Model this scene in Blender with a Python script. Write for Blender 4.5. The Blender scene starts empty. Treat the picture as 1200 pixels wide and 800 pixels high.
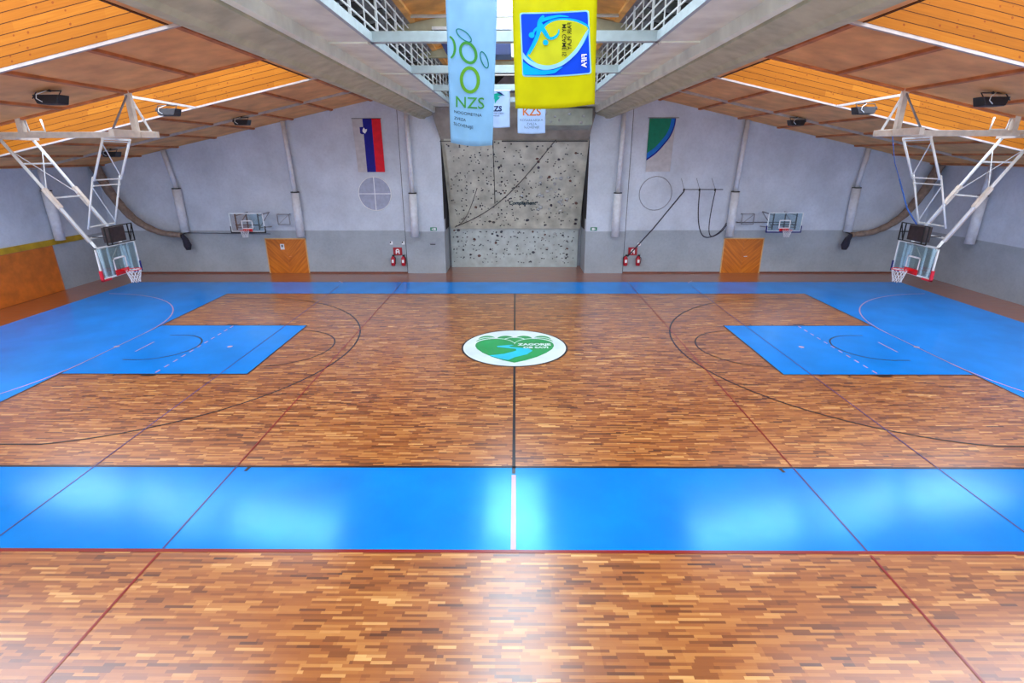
import bpy, math, random
from mathutils import Vector, Matrix
random.seed(7)
SC = bpy.context.scene
COL = SC.collection

# ---------------------------------------------------------------- camera
RM = Matrix(((9.99976012e-01, -7.36236359e-04, 6.88717027e-03),
             (6.73695158e-03, 3.34356678e-01, -9.42422530e-01),
             (-1.60892564e-03, 9.42446322e-01, 3.34353618e-01)))
CP = Vector((0.0363, -17.1733, 6.2967)); FPX = 612.218
cd = bpy.data.cameras.new('camera'); cd.lens = FPX/1200*36; cd.sensor_width = 36
cd.clip_end = 200; cd.clip_start = 0.05
cam = bpy.data.objects.new('camera', cd); COL.objects.link(cam)
cam.matrix_world = Matrix.Translation(CP) @ RM.to_4x4()
SC.camera = cam

def at(u, v, ax, val):
    """point of the hall seen at photo position (u,v) on the plane coordinate[ax]=val"""
    d = RM @ Vector(((u-600)/FPX, -(v-400)/FPX, -1))
    t = (val-CP[ax])/d[ax]
    return CP + d*t

# ---------------------------------------------------------------- materials
def lin(c):
    return tuple(((x/255)/12.92 if x/255 <= .04045 else ((x/255+.055)/1.055)**2.4) for x in c)
class NT:
    def __init__(s, name):
        s.m = bpy.data.materials.new(name); s.m.use_nodes = True
        s.t = s.m.node_tree; s.b = s.t.nodes['Principled BSDF']; s.out = s.t.nodes['Material Output']
    def n(s, typ, **kw):
        nd = s.t.nodes.new(typ)
        for k, v in kw.items():
            if k.startswith('_'): setattr(nd, k[1:], v)
            else:
                key = k.replace('__', ' ')
                nd.inputs[key].default_value = v
        return nd
    def l(s, a, b): s.t.links.new(a, b)
    def math(s, op, a, b=None, c=None):
        nd = s.t.nodes.new('ShaderNodeMath'); nd.operation = op
        for i, x in enumerate((a, b, c)):
            if x is None: continue
            if isinstance(x, (int, float)): nd.inputs[i].default_value = x
            else: s.l(x, nd.inputs[i])
        return nd.outputs[0]
    def ramp(s, fac, stops, interp='LINEAR'):
        nd = s.t.nodes.new('ShaderNodeValToRGB'); nd.color_ramp.interpolation = interp
        el = nd.color_ramp.elements
        while len(el) < len(stops): el.new(.5)
        for e, (p, c) in zip(el, stops): e.position = p; e.color = (*lin(c), 1)
        s.l(fac, nd.inputs[0]); return nd.outputs[0]
    def mix(s, f, a, b, mode='MIX'):
        nd = s.t.nodes.new('ShaderNodeMix'); nd.data_type = 'RGBA'; nd.blend_type = mode
        for k, x in ((0, f), (6, a), (7, b)):
            if isinstance(x, (int, float)): nd.inputs[k].default_value = x
            elif isinstance(x, tuple): nd.inputs[k].default_value = (*lin(x), 1)
            else: s.l(x, nd.inputs[k])
        return nd.outputs[2]
    def noise(s, scale, detail=3, vec=None, rough=.5):
        nd = s.n('ShaderNodeTexNoise'); nd.inputs['Scale'].default_value = scale
        nd.inputs['Detail'].default_value = detail; nd.inputs['Roughness'].default_value = rough
        if vec is None: vec = s.n('ShaderNodeNewGeometry').outputs['Position']
        s.l(vec, nd.inputs['Vector']); return nd.outputs[0]
    def pos(s):
        sp = s.n('ShaderNodeSeparateXYZ'); g = s.n('ShaderNodeNewGeometry'); s.l(g.outputs['Position'], sp.inputs[0]); return sp.outputs
    def comb(s, x, y, z):
        nd = s.n('ShaderNodeCombineXYZ')
        for i, a in enumerate((x, y, z)):
            if isinstance(a, (int, float)): nd.inputs[i].default_value = a
            else: s.l(a, nd.inputs[i])
        return nd.outputs[0]
def setb(n, rough=.5, metal=0, spec=.5):
    n.b.inputs['Roughness'].default_value = rough; n.b.inputs['Metallic'].default_value = metal
    n.b.inputs['Specular IOR Level'].default_value = spec
def mottled(name, c, var=.12, scale=3, rough=.6, metal=0, spec=.5, detail=4, bump=0):
    n = NT(name); setb(n, rough, metal, spec)
    f = n.noise(scale, detail)
    a = tuple(max(0, x*(1-var)) for x in c); b = tuple(min(255, x*(1+var)) for x in c)
    n.l(n.ramp(f, [(.3, a), (.7, b)]), n.b.inputs['Base Color'])
    if bump:
        bp = n.n('ShaderNodeBump'); bp.inputs['Strength'].default_value = bump; bp.inputs['Distance'].default_value = .02
        n.l(n.noise(scale*12, 3), bp.inputs['Height']); n.l(bp.outputs[0], n.b.inputs['Normal'])
    return n.m
M = {}
def coat(n, w, r, ior=1.8):
    n.b.inputs['Coat Weight'].default_value = w; n.b.inputs['Coat Roughness'].default_value = r; n.b.inputs['Coat IOR'].default_value = ior
def parquet():
    n = NT('parquet'); setb(n, .4, 0, .4); coat(n, 1, .25, 1.9)
    x, y, z = n.pos()[:3]
    row = n.math('FLOOR', n.math('DIVIDE', y, .047))
    w1 = n.n('ShaderNodeTexWhiteNoise', _noise_dimensions='1D'); n.l(row, w1.inputs['W'])
    w1b = n.n('ShaderNodeTexWhiteNoise', _noise_dimensions='1D'); n.l(n.math('ADD', row, 371.3), w1b.inputs['W'])
    ln = n.math('MULTIPLY_ADD', w1b.outputs[0], .22, .24)
    cell = n.math('FLOOR', n.math('DIVIDE', n.math('MULTIPLY_ADD', w1.outputs[0], 7.0, x), ln))
    w2 = n.n('ShaderNodeTexWhiteNoise', _noise_dimensions='2D'); n.l(n.comb(cell, row, 0), w2.inputs['Vector'])
    # coarser groups of strips: whole lamella blocks of one tone
    row2 = n.math('FLOOR', n.math('DIVIDE', y, .141))
    w3 = n.n('ShaderNodeTexWhiteNoise', _noise_dimensions='1D'); n.l(row2, w3.inputs['W'])
    cell2 = n.math('FLOOR', n.math('DIVIDE', n.math('MULTIPLY_ADD', w3.outputs[0], 9.0, x), 1.1))
    w4 = n.n('ShaderNodeTexWhiteNoise', _noise_dimensions='2D'); n.l(n.comb(cell2, row2, 0), w4.inputs['Vector'])
    big = n.noise(.35, 2)
    v = n.math('ADD', n.math('MULTIPLY', w2.outputs[0], .66), n.math('MULTIPLY', w4.outputs[0], .24))
    v = n.math('ADD', v, n.math('MULTIPLY', big, .14))
    c = n.ramp(v, [(.05, (70, 30, 6)), (.22, (125, 66, 20)), (.42, (158, 89, 32)), (.62, (177, 106, 42)), (.82, (201, 135, 64)), (.97, (234, 179, 106))])
    gr = n.noise(1, 4, n.comb(n.math('MULTIPLY', x, 3.0), n.math('MULTIPLY', y, 70.0), 0))
    c = n.mix(n.math('MULTIPLY', n.math('SUBTRACT', gr, .5), .9), c, (110, 55, 25))
    # the margin round the courts is mixed towards a plain darker brown
    ax = n.math('ABSOLUTE', x)
    mg = n.math('MAXIMUM', n.math('GREATER_THAN', y, 10.0), n.math('GREATER_THAN', ax, 20.3))
    c = n.mix(n.math('MULTIPLY', mg, .75), c, (150, 78, 44))
    n.l(c, n.b.inputs['Base Color'])
    n.l(n.math('MULTIPLY_ADD', w2.outputs[0], .1, .3), n.b.inputs['Roughness'])
    return n.m
M['parquet'] = parquet()
def paint(name, c, rough=.2, var=.05, cw=.5, tint=None):
    n = NT(name); setb(n, rough, 0, .5); coat(n, cw, .17)
    if tint:
        n.b.inputs['IOR'].default_value = 2.3; n.b.inputs['Specular Tint'].default_value = (*tint, 1)
    f = n.noise(.8, 5)
    a = tuple(max(0, x*(1-var)) for x in c); b = tuple(min(255, x*(1+var)) for x in c)
    n.l(n.ramp(f, [(.3, a), (.7, b)]), n.b.inputs['Base Color'])
    n.l(n.math('MULTIPLY_ADD', n.noise(6, 3), .08, rough-.04), n.b.inputs['Roughness'])
    return n.m
M['blue'] = paint('blue_floor_paint', (0, 138, 240), .17, .05, 0, (.22, .85, 1))
M['lblack'] = paint('black_line', (18, 18, 30), .35)
M['lred'] = paint('red_line', (140, 22, 24), .35)
M['lnavy'] = paint('navy_line', (60, 50, 120), .35)
M['lpink'] = paint('pale_line', (190, 150, 190), .35)
M['lwhite'] = paint('white_line', (205, 175, 195), .35)
M['logo_white'] = paint('logo_white', (225, 245, 250), .35)
M['logo_green'] = paint('logo_green', (10, 165, 85), .35)
M['logo_cyan'] = paint('logo_cyan', (0, 200, 235), .35)

def wallmat(name, up, stain):
    n = NT(name); setb(n, .85, 0, .2)
    f = n.noise(.5, 5, rough=.6); g = n.noise(9, 3)
    c = n.ramp(f, [(.25, tuple(x*.9 for x in up)), (.75, tuple(min(255, x*1.06) for x in up))])
    c = n.mix(n.math('MULTIPLY', n.math('SUBTRACT', g, .42), .35), c, stain)
    n.l(c, n.b.inputs['Base Color'])
    bp = n.n('ShaderNodeBump'); bp.inputs['Strength'].default_value = .25; bp.inputs['Distance'].default_value = .02
    n.l(g, bp.inputs['Height']); n.l(bp.outputs[0], n.b.inputs['Normal'])
    return n.m
M['plaster'] = wallmat('white_plaster', (204, 212, 224), (120, 126, 150))
M['concrete_wall'] = wallmat('grey_concrete_wall', (168, 176, 184), (90, 96, 110))
M['concrete'] = mottled('concrete_beam', (182, 182, 156), .08, 2.2, .85, 0, .2, 6, .2)
M['slab'] = mottled('concrete_slab', (224, 230, 216), .06, 1.6, .85, 0, .2, 6, .15)
M['chip'] = mottled('brown_chipboard', (242, 172, 108), .1, 1.2, .7, 0, .3, 6, .1)
M['rib'] = mottled('brown_rib', (190, 118, 72), .14, 2, .65, 0, .3)  # a darker brown than the chipboard
M['ply'] = mottled('roof_plywood', (214, 158, 84), .14, 1.5, .6, 0, .3, 5)
def planks():
    n = NT('pine_planks'); setb(n, .7, 0, .15)
    x, y, z = n.pos()[:3]
    ax = n.math('ABSOLUTE', x)
    h = n.math('MULTIPLY_ADD', ax, .213, z)
    q = n.math('DIVIDE', h, .2); row = n.math('FLOOR', q); fr = n.math('FRACT', q)
    w = n.n('ShaderNodeTexWhiteNoise', _noise_dimensions='1D'); n.l(row, w.inputs['W'])
    cell = n.math('FLOOR', n.math('DIVIDE', n.math('MULTIPLY_ADD', w.outputs[0], 9., x), 2.6))
    w2 = n.n('ShaderNodeTexWhiteNoise', _noise_dimensions='2D'); n.l(n.comb(cell, row, 0), w2.inputs['Vector'])
    gr = n.noise(1, 4, n.comb(n.math('MULTIPLY', x, 1.2), 0, n.math('MULTIPLY', h, 30)))
    v = n.math('ADD', n.math('MULTIPLY', w2.outputs[0], .4), n.math('MULTIPLY', gr, .6))
    c = n.ramp(v, [(.15, (132, 76, 10)), (.4, (148, 87, 14)), (.6, (158, 95, 18)), (.85, (172, 110, 28))])
    groove = n.math('LESS_THAN', fr, .085)
    c = n.mix(groove, c, (64, 28, 4))
    kn = n.n('ShaderNodeTexVoronoi', _feature='F1'); kn.inputs['Scale'].default_value = 1
    n.l(n.comb(n.math('MULTIPLY', x, 4.5), 0, n.math('MULTIPLY', h, 5.0)), kn.inputs['Vector'])
    c = n.mix(n.math('MULTIPLY', n.math('LESS_THAN', kn.outputs['Distance'], .13), .8), c, (120, 55, 15))
    n.l(c, n.b.inputs['Base Color']); return n.m
M['planks'] = planks()
M['doorwood'] = mottled('door_wood', (200, 108, 34), .09, 2.5, .45, 0, .5, 6)
def chevron():
    n = NT('door_veneer'); setb(n, .4, 0, .5)
    x, y, z = n.pos()[:3]
    xa = n.math('ABSOLUTE', n.math('SUBTRACT', n.math('ABSOLUTE', x), 12.85))
    d = n.math('SUBTRACT', z, xa)
    g = n.noise(1, 5, n.comb(n.math('MULTIPLY', d, 7), n.math('MULTIPLY', x, 1.2), 0))
    n.l(n.ramp(g, [(.3, (178, 92, 8)), (.55, (208, 116, 16)), (.8, (226, 138, 34))]), n.b.inputs['Base Color']); return n.m
M['chevron'] = chevron()
M['frameyellow'] = mottled('door_edge', (214, 170, 112), .06, 4, .5)
M['ochre'] = mottled('ochre_trim', (186, 150, 30), .08, 3, .55)
M['skirting'] = mottled('dark_skirting', (120, 66, 48), .1, 5, .6)
M['white_metal'] = mottled('white_painted_steel', (226, 232, 234), .04, 5, .4)
M['beam_white'] = mottled('white_beam_paint', (164, 182, 186), .04, 5, .45)
M['cream_metal'] = mottled('cream_painted_steel', (214, 206, 194), .06, 5, .45)
M['grey_trim'] = mottled('grey_trim', (176, 166, 160), .08, 4, .5)
M['pipe'] = mottled('pale_pipe', (218, 221, 228), .04, 6, .6)
M['dark'] = mottled('dark_metal', (30, 30, 38), .2, 6, .4)
M['darkwin'] = mottled('dark_opening', (28, 22, 40), .3, 3, .3)
M['greyduct'] = mottled('grey_panel', (140, 140, 148), .1, 3, .6)
M['black'] = mottled('black_plastic', (14, 14, 18), .2, 8, .45)
M['brownscreen'] = mottled('dark_screen', (52, 42, 44), .2, 8, .6)
M['redpad'] = mottled('red_padding', (200, 24, 50), .08, 6, .5)
M['navypad'] = mottled('navy_padding', (22, 30, 110), .1, 6, .5)
M['rim'] = mottled('red_rim', (214, 20, 30), .06, 6, .4)
M['net'] = mottled('white_net', (228, 228, 232), .03, 8, .8)
M['bluerope'] = mottled('blue_rope', (52, 100, 180), .1, 8, .8)
M['rope'] = mottled('dark_rope', (46, 44, 58), .15, 12, .9)
M['netbundle'] = mottled('brown_netting', (140, 122, 110), .12, 6, 1, 0, .1, 8, .4)
M['redbox'] = mottled('red_sign', (160, 14, 32), .06, 6, .4)
M['extred'] = mottled('extinguisher_red', (178, 14, 44), .08, 6, .35)
M['green_sign'] = mottled('green_sign', (0, 128, 92), .06, 6, .45)
M['white'] = mottled('white_print', (236, 238, 240), .03, 6, .5)
M['fred'] = mottled('flag_red', (222, 16, 40), .05, 4, .8)
M['fblue'] = mottled('flag_blue', (16, 20, 136), .08, 4, .8)
M['fgrey'] = mottled('flag_white', (190, 188, 190), .05, 4, .85)
M['fgreen'] = mottled('flag_green', (10, 124, 92), .06, 4, .8)
M['fazure'] = mottled('flag_azure', (14, 108, 196), .06, 4, .8)
M['roundpanel'] = mottled('round_pane', (158, 164, 186), .06, 5, .5)
M['boxblue'] = mottled('blue_unit', (30, 46, 96), .12, 3, .45)
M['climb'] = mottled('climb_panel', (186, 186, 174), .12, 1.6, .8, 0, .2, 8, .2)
M['cheek_shade'] = mottled('cheek_shade_paint', (48, 46, 52), .1, 4, .9)  # dark colour standing for shade beside the leaning panel
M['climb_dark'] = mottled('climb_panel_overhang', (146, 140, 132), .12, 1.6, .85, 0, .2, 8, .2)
M['climb_pale'] = mottled('climb_panel_pale', (186, 196, 196), .08, 2, .7, 0, .3, 8, .1)
M['climb_green'] = mottled('climb_panel_green', (166, 174, 160), .08, 2, .8, 0, .2, 6, .1)
M['hold_dark'] = mottled('hold_dark', (58, 60, 74), .3, 9, .7)
M['hold_pale'] = mottled('hold_pale', (186, 188, 190), .1, 9, .7)
M['hold_brown'] = mottled('hold_brown', (110, 78, 72), .2, 9, .7)
def cloth(name, c, tr=.0, transl=.35):
    n = NT(name); setb(n, .8, 0, .2)
    n.b.inputs['Base Color'].default_value = (*lin(c), 1)
    f = n.noise(5, 2)
    n.l(n.ramp(f, [(.3, tuple(x*.96 for x in c)), (.7, tuple(min(255, x*1.03) for x in c))]), n.b.inputs['Base Color'])
    tl = n.n('ShaderNodeBsdfTranslucent'); tl.inputs[0].default_value = (*lin(c), 1)
    mx = n.n('ShaderNodeMixShader'); mx.inputs[0].default_value = transl
    n.l(n.b.outputs[0], mx.inputs[1]); n.l(tl.outputs[0], mx.inputs[2])
    last = mx.outputs[0]
    if tr:
        tp = n.n('ShaderNodeBsdfTransparent'); m2 = n.n('ShaderNodeMixShader'); m2.inputs[0].default_value = tr
        n.l(last, m2.inputs[1]); n.l(tp.outputs[0], m2.inputs[2]); last = m2.outputs[0]
    n.l(last, n.out.inputs[0]); return n.m
M['b_white'] = cloth('banner_white', (140, 190, 226), .1)
M['b_white2'] = cloth('banner_white_small', (186, 212, 244), .0)
M['b_yellow'] = cloth('banner_yellow', (204, 202, 0), .03)
for k, c in dict(p_green=(70, 146, 62), p_green2=(96, 158, 44), p_teal=(22, 120, 110), p_navy=(18, 40, 90), p_blue=(10, 72, 220), p_azure=(0, 176, 240),
                 p_sky=(150, 214, 240), p_black=(26, 30, 20), p_orange=(206, 120, 60), p_grey=(96, 118, 136), p_yel=(200, 202, 36), p_txt=(40, 70, 84), p_cyangreen=(10, 160, 140)).items():
    M[k] = cloth(k, c, 0, .25)
def glassmat():
    n = NT('clear_glass'); g = n.n('ShaderNodeBsdfGlossy'); g.inputs['Roughness'].default_value = .08
    g.inputs[0].default_value = (.8, .9, .95, 1)
    tp = n.n('ShaderNodeBsdfTransparent'); tp.inputs[0].default_value = (.8, .9, .93, 1)
    mx = n.n('ShaderNodeMixShader'); mx.inputs[0].default_value = .14
    n.l(tp.outputs[0], mx.inputs[1]); n.l(g.outputs[0], mx.inputs[2]); n.l(mx.outputs[0], n.out.inputs[0]); return n.m
M['glass'] = glassmat()
def glow(name, c, s):
    n = NT(name); n.b.inputs['Base Color'].default_value = (.8, .85, .9, 1)
    n.b.inputs['Emission Color'].default_value = (*lin(c), 1); n.b.inputs['Emission Strength'].default_value = s
    return n.m
M['skyglaze'] = glow('daylit_glazing', (232, 240, 255), 4.8)
M['ridgeglaze'] = glow('daylit_ridge_glazing', (225, 240, 255), 9)

# ---------------------------------------------------------------- mesh helper
class MB:
    def __init__(s): s.v = []; s.f = []; s.mi = []; s.cur = 0; s.sm = []
    def poly(s, pts, smooth=False):
        i = len(s.v); s.v += [tuple(p) for p in pts]; s.f.append(list(range(i, i+len(pts)))); s.mi.append(s.cur); s.sm.append(smooth); return s
    def hexa(s, p):            # 8 pts: bottom 4 ccw, top 4 ccw
        i = len(s.v); s.v += [tuple(q) for q in p]
        for f in ((3, 2, 1, 0), (4, 5, 6, 7), (0, 1, 5, 4), (1, 2, 6, 5), (2, 3, 7, 6), (3, 0, 4, 7)):
            s.f.append([i+k for k in f]); s.mi.append(s.cur); s.sm.append(False)
        return s
    def box(s, x0, x1, y0, y1, z0, z1):
        return s.hexa([(x0, y0, z0), (x1, y0, z0), (x1, y1, z0), (x0, y1, z0), (x0, y0, z1), (x1, y0, z1), (x1, y1, z1), (x0, y1, z1)])
    def bar(s, a, b, w, h=None, up=(0, 0, 1)):
        a = Vector(a); b = Vector(b); h = h or w; d = (b-a).normalized(); u = Vector(up)
        if abs(d.dot(u)) > .99: u = Vector((0, 1, 0))
        r = d.cross(u).normalized()*(w/2); t = r.cross(d).normalized()*(h/2)
        return s.hexa([a-r-t, a+r-t, b+r-t, b-r-t, a-r+t, a+r+t, b+r+t, b-r+t])
    def tube(s, pts, r, n=8, caps=True):
        pts = [Vector(p) for p in pts]; rr = r if isinstance(r, (list, tuple)) else [r]*len(pts)
        i0 = len(s.v); prev = None
        for k, p in enumerate(pts):
            d = (pts[min(k+1, len(pts)-1)]-pts[max(k-1, 0)]).normalized()
            if prev is None:
                u = Vector((0, 0, 1)) if abs(d.z) < .9 else Vector((1, 0, 0))
                a = d.cross(u).normalized()
            else:
                a = (prev - d*prev.dot(d)).normalized()
            prev = a; b = d.cross(a)
            for j in range(n):
                t = 2*math.pi*j/n; s.v.append(tuple(p+(a*math.cos(t)+b*math.sin(t))*rr[k]))
        for k in range(len(pts)-1):
            for j in range(n):
                q = i0+k*n; s.f.append([q+j, q+(j+1) % n, q+n+(j+1) % n, q+n+j]); s.mi.append(s.cur); s.sm.append(True)
        if caps:
            s.f.append([i0+j for j in range(n)][::-1]); s.mi.append(s.cur); s.sm.append(False)
            q = i0+(len(pts)-1)*n; s.f.append([q+j for j in range(n)]); s.mi.append(s.cur); s.sm.append(False)
        return s
    def ring(s, c, r, tr, n=28, axis='z', m=6):
        pts = []
        i0 = len(s.v)
        for k in range(n):
            t = 2*math.pi*k/n
            for j in range(m):
                q = 2*math.pi*j/m; R = r+tr*math.cos(q); h = tr*math.sin(q)
                if axis == 'z': p = (c[0]+R*math.cos(t), c[1]+R*math.sin(t), c[2]+h)
                else: p = (c[0]+R*math.cos(t), c[1]+h, c[2]+R*math.sin(t))
                s.v.append(p)
        for k in range(n):
            for j in range(m):
                a = i0+k*m; b = i0+((k+1) % n)*m
                s.f.append([a+j, a+(j+1) % m, b+(j+1) % m, b+j]); s.mi.append(s.cur); s.sm.append(True)
        return s
    def prism(s, pts, d):      # polygon pts extruded by vector d
        d = Vector(d); n = len(pts); i = len(s.v); P = [Vector(p) for p in pts]
        s.v += [tuple(p) for p in P]+[tuple(p+d) for p in P]
        s.f.append(list(range(i, i+n))); s.f.append([i+n+k for k in range(n)][::-1]); s.mi += [s.cur]*2; s.sm += [False]*2
        for k in range(n):
            s.f.append([i+k, i+n+k, i+n+(k+1) % n, i+(k+1) % n]); s.mi.append(s.cur); s.sm.append(False)
        return s
    def build(s, name, mat, parent=None, bevel=0, recalc=True, origin=None):
        me = bpy.data.meshes.new(name)
        if origin is None and parent is not None: origin = Vector(parent.location)
        if origin is None and s.v:
            xs = [v[0] for v in s.v]; ys = [v[1] for v in s.v]; zs = [v[2] for v in s.v]
            origin = Vector(((min(xs)+max(xs))/2, (min(ys)+max(ys))/2, min(zs)))
        par_loc = Vector((0, 0, 0))
        if parent is not None:
            q = parent
            while q is not None: par_loc += Vector(q.location); q = q.parent
            origin = par_loc
        me.from_pydata([tuple(Vector(v)-origin) for v in s.v], [], s.f)
        mats = mat if isinstance(mat, (list, tuple)) else [mat]
        for m in mats: me.materials.append(M[m] if isinstance(m, str) else m)
        for p, i, sm in zip(me.polygons, s.mi, s.sm): p.material_index = i; p.use_smooth = sm
        me.update()
        if recalc:
            import bmesh
            bm = bmesh.new(); bm.from_mesh(me); bmesh.ops.recalc_face_normals(bm, faces=bm.faces); bm.to_mesh(me); bm.free()
        o = bpy.data.objects.new(name, me); COL.objects.link(o)
        if parent is None: o.location = origin
        else: o.parent = parent
        if bevel:
            b = o.modifiers.new('bevel', 'BEVEL'); b.width = bevel; b.segments = 2; b.limit_method = 'ANGLE'
        return o
def tag(o, label=None, cat=None, group=None, kind=None):
    if label: o['label'] = label
    if cat: o['category'] = cat
    if group: o['group'] = group
    if kind: o['kind'] = kind
    return o
def thing(name, loc, label, cat, group=None):
    o = bpy.data.objects.new(name, None); o.empty_display_size = .2; o.location = loc; COL.objects.link(o)
    return tag(o, label, cat, group)
def struct(o, label=None, cat=None):
    o['kind'] = 'structure'
    if label: o['label'] = label
    return o
def text_mb(txt, f, align='CENTER', size=1.0, res=3, mb=None, bold=0.0, shear=0):
    """lettering as polygons, each vertex placed by f(x, y)"""
    cu = bpy.data.curves.new('lettering', 'FONT'); cu.body = txt; cu.size = size; cu.align_x = align; cu.align_y = 'CENTER'
    cu.resolution_u = res; cu.offset = bold; cu.shear = shear
    ob = bpy.data.objects.new('lettering_source', cu); COL.objects.link(ob)
    bpy.context.view_layer.update()
    dg = bpy.context.evaluated_depsgraph_get(); me = ob.evaluated_get(dg).to_mesh()
    vs = [(v.co.x, v.co.y) for v in me.vertices]; fs = [list(p.vertices) for p in me.polygons]
    ob.evaluated_get(dg).to_mesh_clear(); bpy.data.objects.remove(ob); bpy.data.curves.remove(cu)
    mb = mb or MB(); i = len(mb.v)
    mb.v += [tuple(f(x, y)) for x, y in vs]
    for q in fs: mb.f.append([i+k for k in q]); mb.mi.append(mb.cur); mb.sm.append(False)
    return mb

def smooth(P, n=8, closed=False):
    V3 = [Vector((*p, 0)) for p in P]; out = []
    for i in range(len(V3)-1):
        p0 = V3[max(i-1, 0)]; p1 = V3[i]; p2 = V3[i+1]; p3 = V3[min(i+2, len(V3)-1)]
        for k in range(n):
            f = k/n; q = .5*((2*p1)+(p2-p0)*f+(2*p0-5*p1+4*p2-p3)*f*f+(3*p1-p0-3*p2+p3)*f**3); out.append((q.x, q.y))
    out.append(tuple(P[-1])); return out

# ================================================================ SETTING
ZE = 5.8; SL = .213; XW = 22.6; YB = 12.3; YR = -16.5
RW = 1.4
def rz(x): return ZE + SL*(XW-abs(x))
# floor ----------------------------------------------------------
fl = MB().box(-XW-.2, XW+.2, -20, 14.6, -.2, 0).build('floor', 'parquet'); struct(fl)
def flat(mb, pts, z): return mb.poly([(x, y, z) for x, y in pts])
def rect(mb, x0, x1, y0, y1, z): return flat(mb, [(x0, y0), (x1, y0), (x1, y1), (x0, y1)], z)
def fpart(mb, name, mat, label, parent=None):
    o = mb.build(name, mat, parent or fl, recalc=False); o['label'] = label; return o
mb = MB()
rect(mb, -20.3, 20.3, -10, -7.5, .003); rect(mb, -20.3, 20.3, 7.5, 10, .003)
rect(mb, -20.3, -14, -7.5, 7.5, .003); rect(mb, 14, 20.3, -7.5, 7.5, .003)
fpart(mb, 'blue_court_border', 'blue', 'bright blue painted band around the court')
for s in (-1, 1):
    mb = MB(); rect(mb, *sorted((s*8.2, s*14)), -2.45, 2.45, .003)
    fpart(mb, 'blue_key', 'blue', 'bright blue painted key on the %s half' % ('left' if s < 0 else 'right'))
def seg(mb, a, b, w, z=.006):
    a = Vector((*a, z)); b = Vector((*b, z)); d = (b-a).normalized(); n = Vector((-d.y, d.x, 0))*w/2
    mb.poly([a-n, b-n, b+n, a+n]); return mb
def arc(mb, c, r, a0, a1, w, z=.006, n=60):
    for k in range(n):
        t0 = math.radians(a0+(a1-a0)*k/n); t1 = math.radians(a0+(a1-a0)*(k+1)/n)
        q = lambda t, R: (c[0]+R*math.cos(t), c[1]+R*math.sin(t), z)
        mb.poly([q(t0, r-w/2), q(t0, r+w/2), q(t1, r+w/2), q(t1, r-w/2)])
    return mb
# black basketball lines
mb = MB()
seg(mb, (-14, 7.5), (14, 7.5), .05); seg(mb, (-20.3, -7.5), (20.3, -7.5), .07)
for s in (-1, 1):
    seg(mb, (s*14, -7.5), (s*14, 7.5), .05, .007)
    for y in (-2.45, 2.45): seg(mb, (s*8.2, y), (s*14, y), .05, .0075)
    seg(mb, (s*8.2, -2.45), (s*8.2, 2.45), .05, .008)
    arc(mb, (s*8.2, 0), 1.8, 90 if s > 0 else -90, 270 if s > 0 else 90, .05)
    arc(mb, (s*12.425, 0), 1.25, 90 if s > 0 else -90, 270 if s > 0 else 90, .05)
    for y in (-1.25, 1.25): seg(mb, (s*12.425, y), (s*12.9, y), .05)
    al = math.degrees(math.asin(6.6/6.75))
    arc(mb, (s*12.425, 0), 6.75, 180-al if s > 0 else -al, 180+al if s > 0 else al, .055, n=90)
    for y in (-6.6, 6.6): seg(mb, (s*(12.425-6.75*math.cos(math.radians(al))), y), (s*14, y), .055)
    for sy in (-1, 1):
        for xx, w in ((1.75, .06), (2.8, .42), (3.85, .06), (4.7, .06)):
            seg(mb, (s*(14-xx), sy*2.47), (s*(14-xx), sy*2.6), w, .0085)
    seg(mb, (s*5.675, -7.5), (s*5.7, -7.68), .07, .0085)
seg(mb, (0, -7.75), (0, -1.8), .07); seg(mb, (0, 1.8), (0, 7.5), .06)
fpart(mb, 'basketball_lines', 'lblack', 'black basketball court lines')
mb = MB(); seg(mb, (-20.3, -10.05), (20.3, -10.03), .07); seg(mb, (-20.3, 10.02), (20.3, 10.02), .05)
for x in (-5.97, 5.97):
    seg(mb, (x, -16), (x, -10.1), .04, .007); seg(mb, (x, -7.45), (x, 7.45), .035, .009)
fpart(mb, 'red_lines', 'lred', 'red handball and volleyball lines')
mb = MB()
for x in (-5.97, 5.97): seg(mb, (x, -10), (x, -7.5), .035, .009); seg(mb, (x, 7.5), (x, 10), .035, .009)
for x in (-9.05, 9.05): seg(mb, (x, -10), (x, 9.0), .03, .009)
fpart(mb, 'navy_lines', 'lnavy', 'thin navy volleyball lines')
mb = MB()
for s in (-1, 1):
    def A(a): return (180-a) if s > 0 else a
    for y, r0, r1 in ((1.5, 0, 88), (-1.5, -88, 0)): arc(mb, (s*20, y), 6, A(r0), A(r1), .05, .009, 40)
    seg(mb, (s*14, -1.5), (s*14, 1.5), .03, .0095)
    for k in range(11):
        if k % 1 == 0:
            y0 = -2.35+k*.45; seg(mb, (s*11.1, y0), (s*11.1, y0+.22), .05, .009)
    seg(mb, (s*13, -.5), (s*13, .5), .05, .009)
fpart(mb, 'pale_lines', 'lpink', 'pale handball goal area lines')
mb = MB()
seg(mb, (0, -10), (0, -7.8), .09, .009)
for s in (-1, 1):
    arc(mb, (s*10, 0), .045, 0, 360, .09, .0095, 12); arc(mb, (s*14, 0), .045, 0, 360, .09, .0095, 12)
    for x in (9.1, 20.0): seg(mb, (s*x, 9.8), (s*(x+.35), 10.25), .05, .009)
fpart(mb, 'white_marks', 'lwhite', 'white penalty spots and centre line piece')
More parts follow.
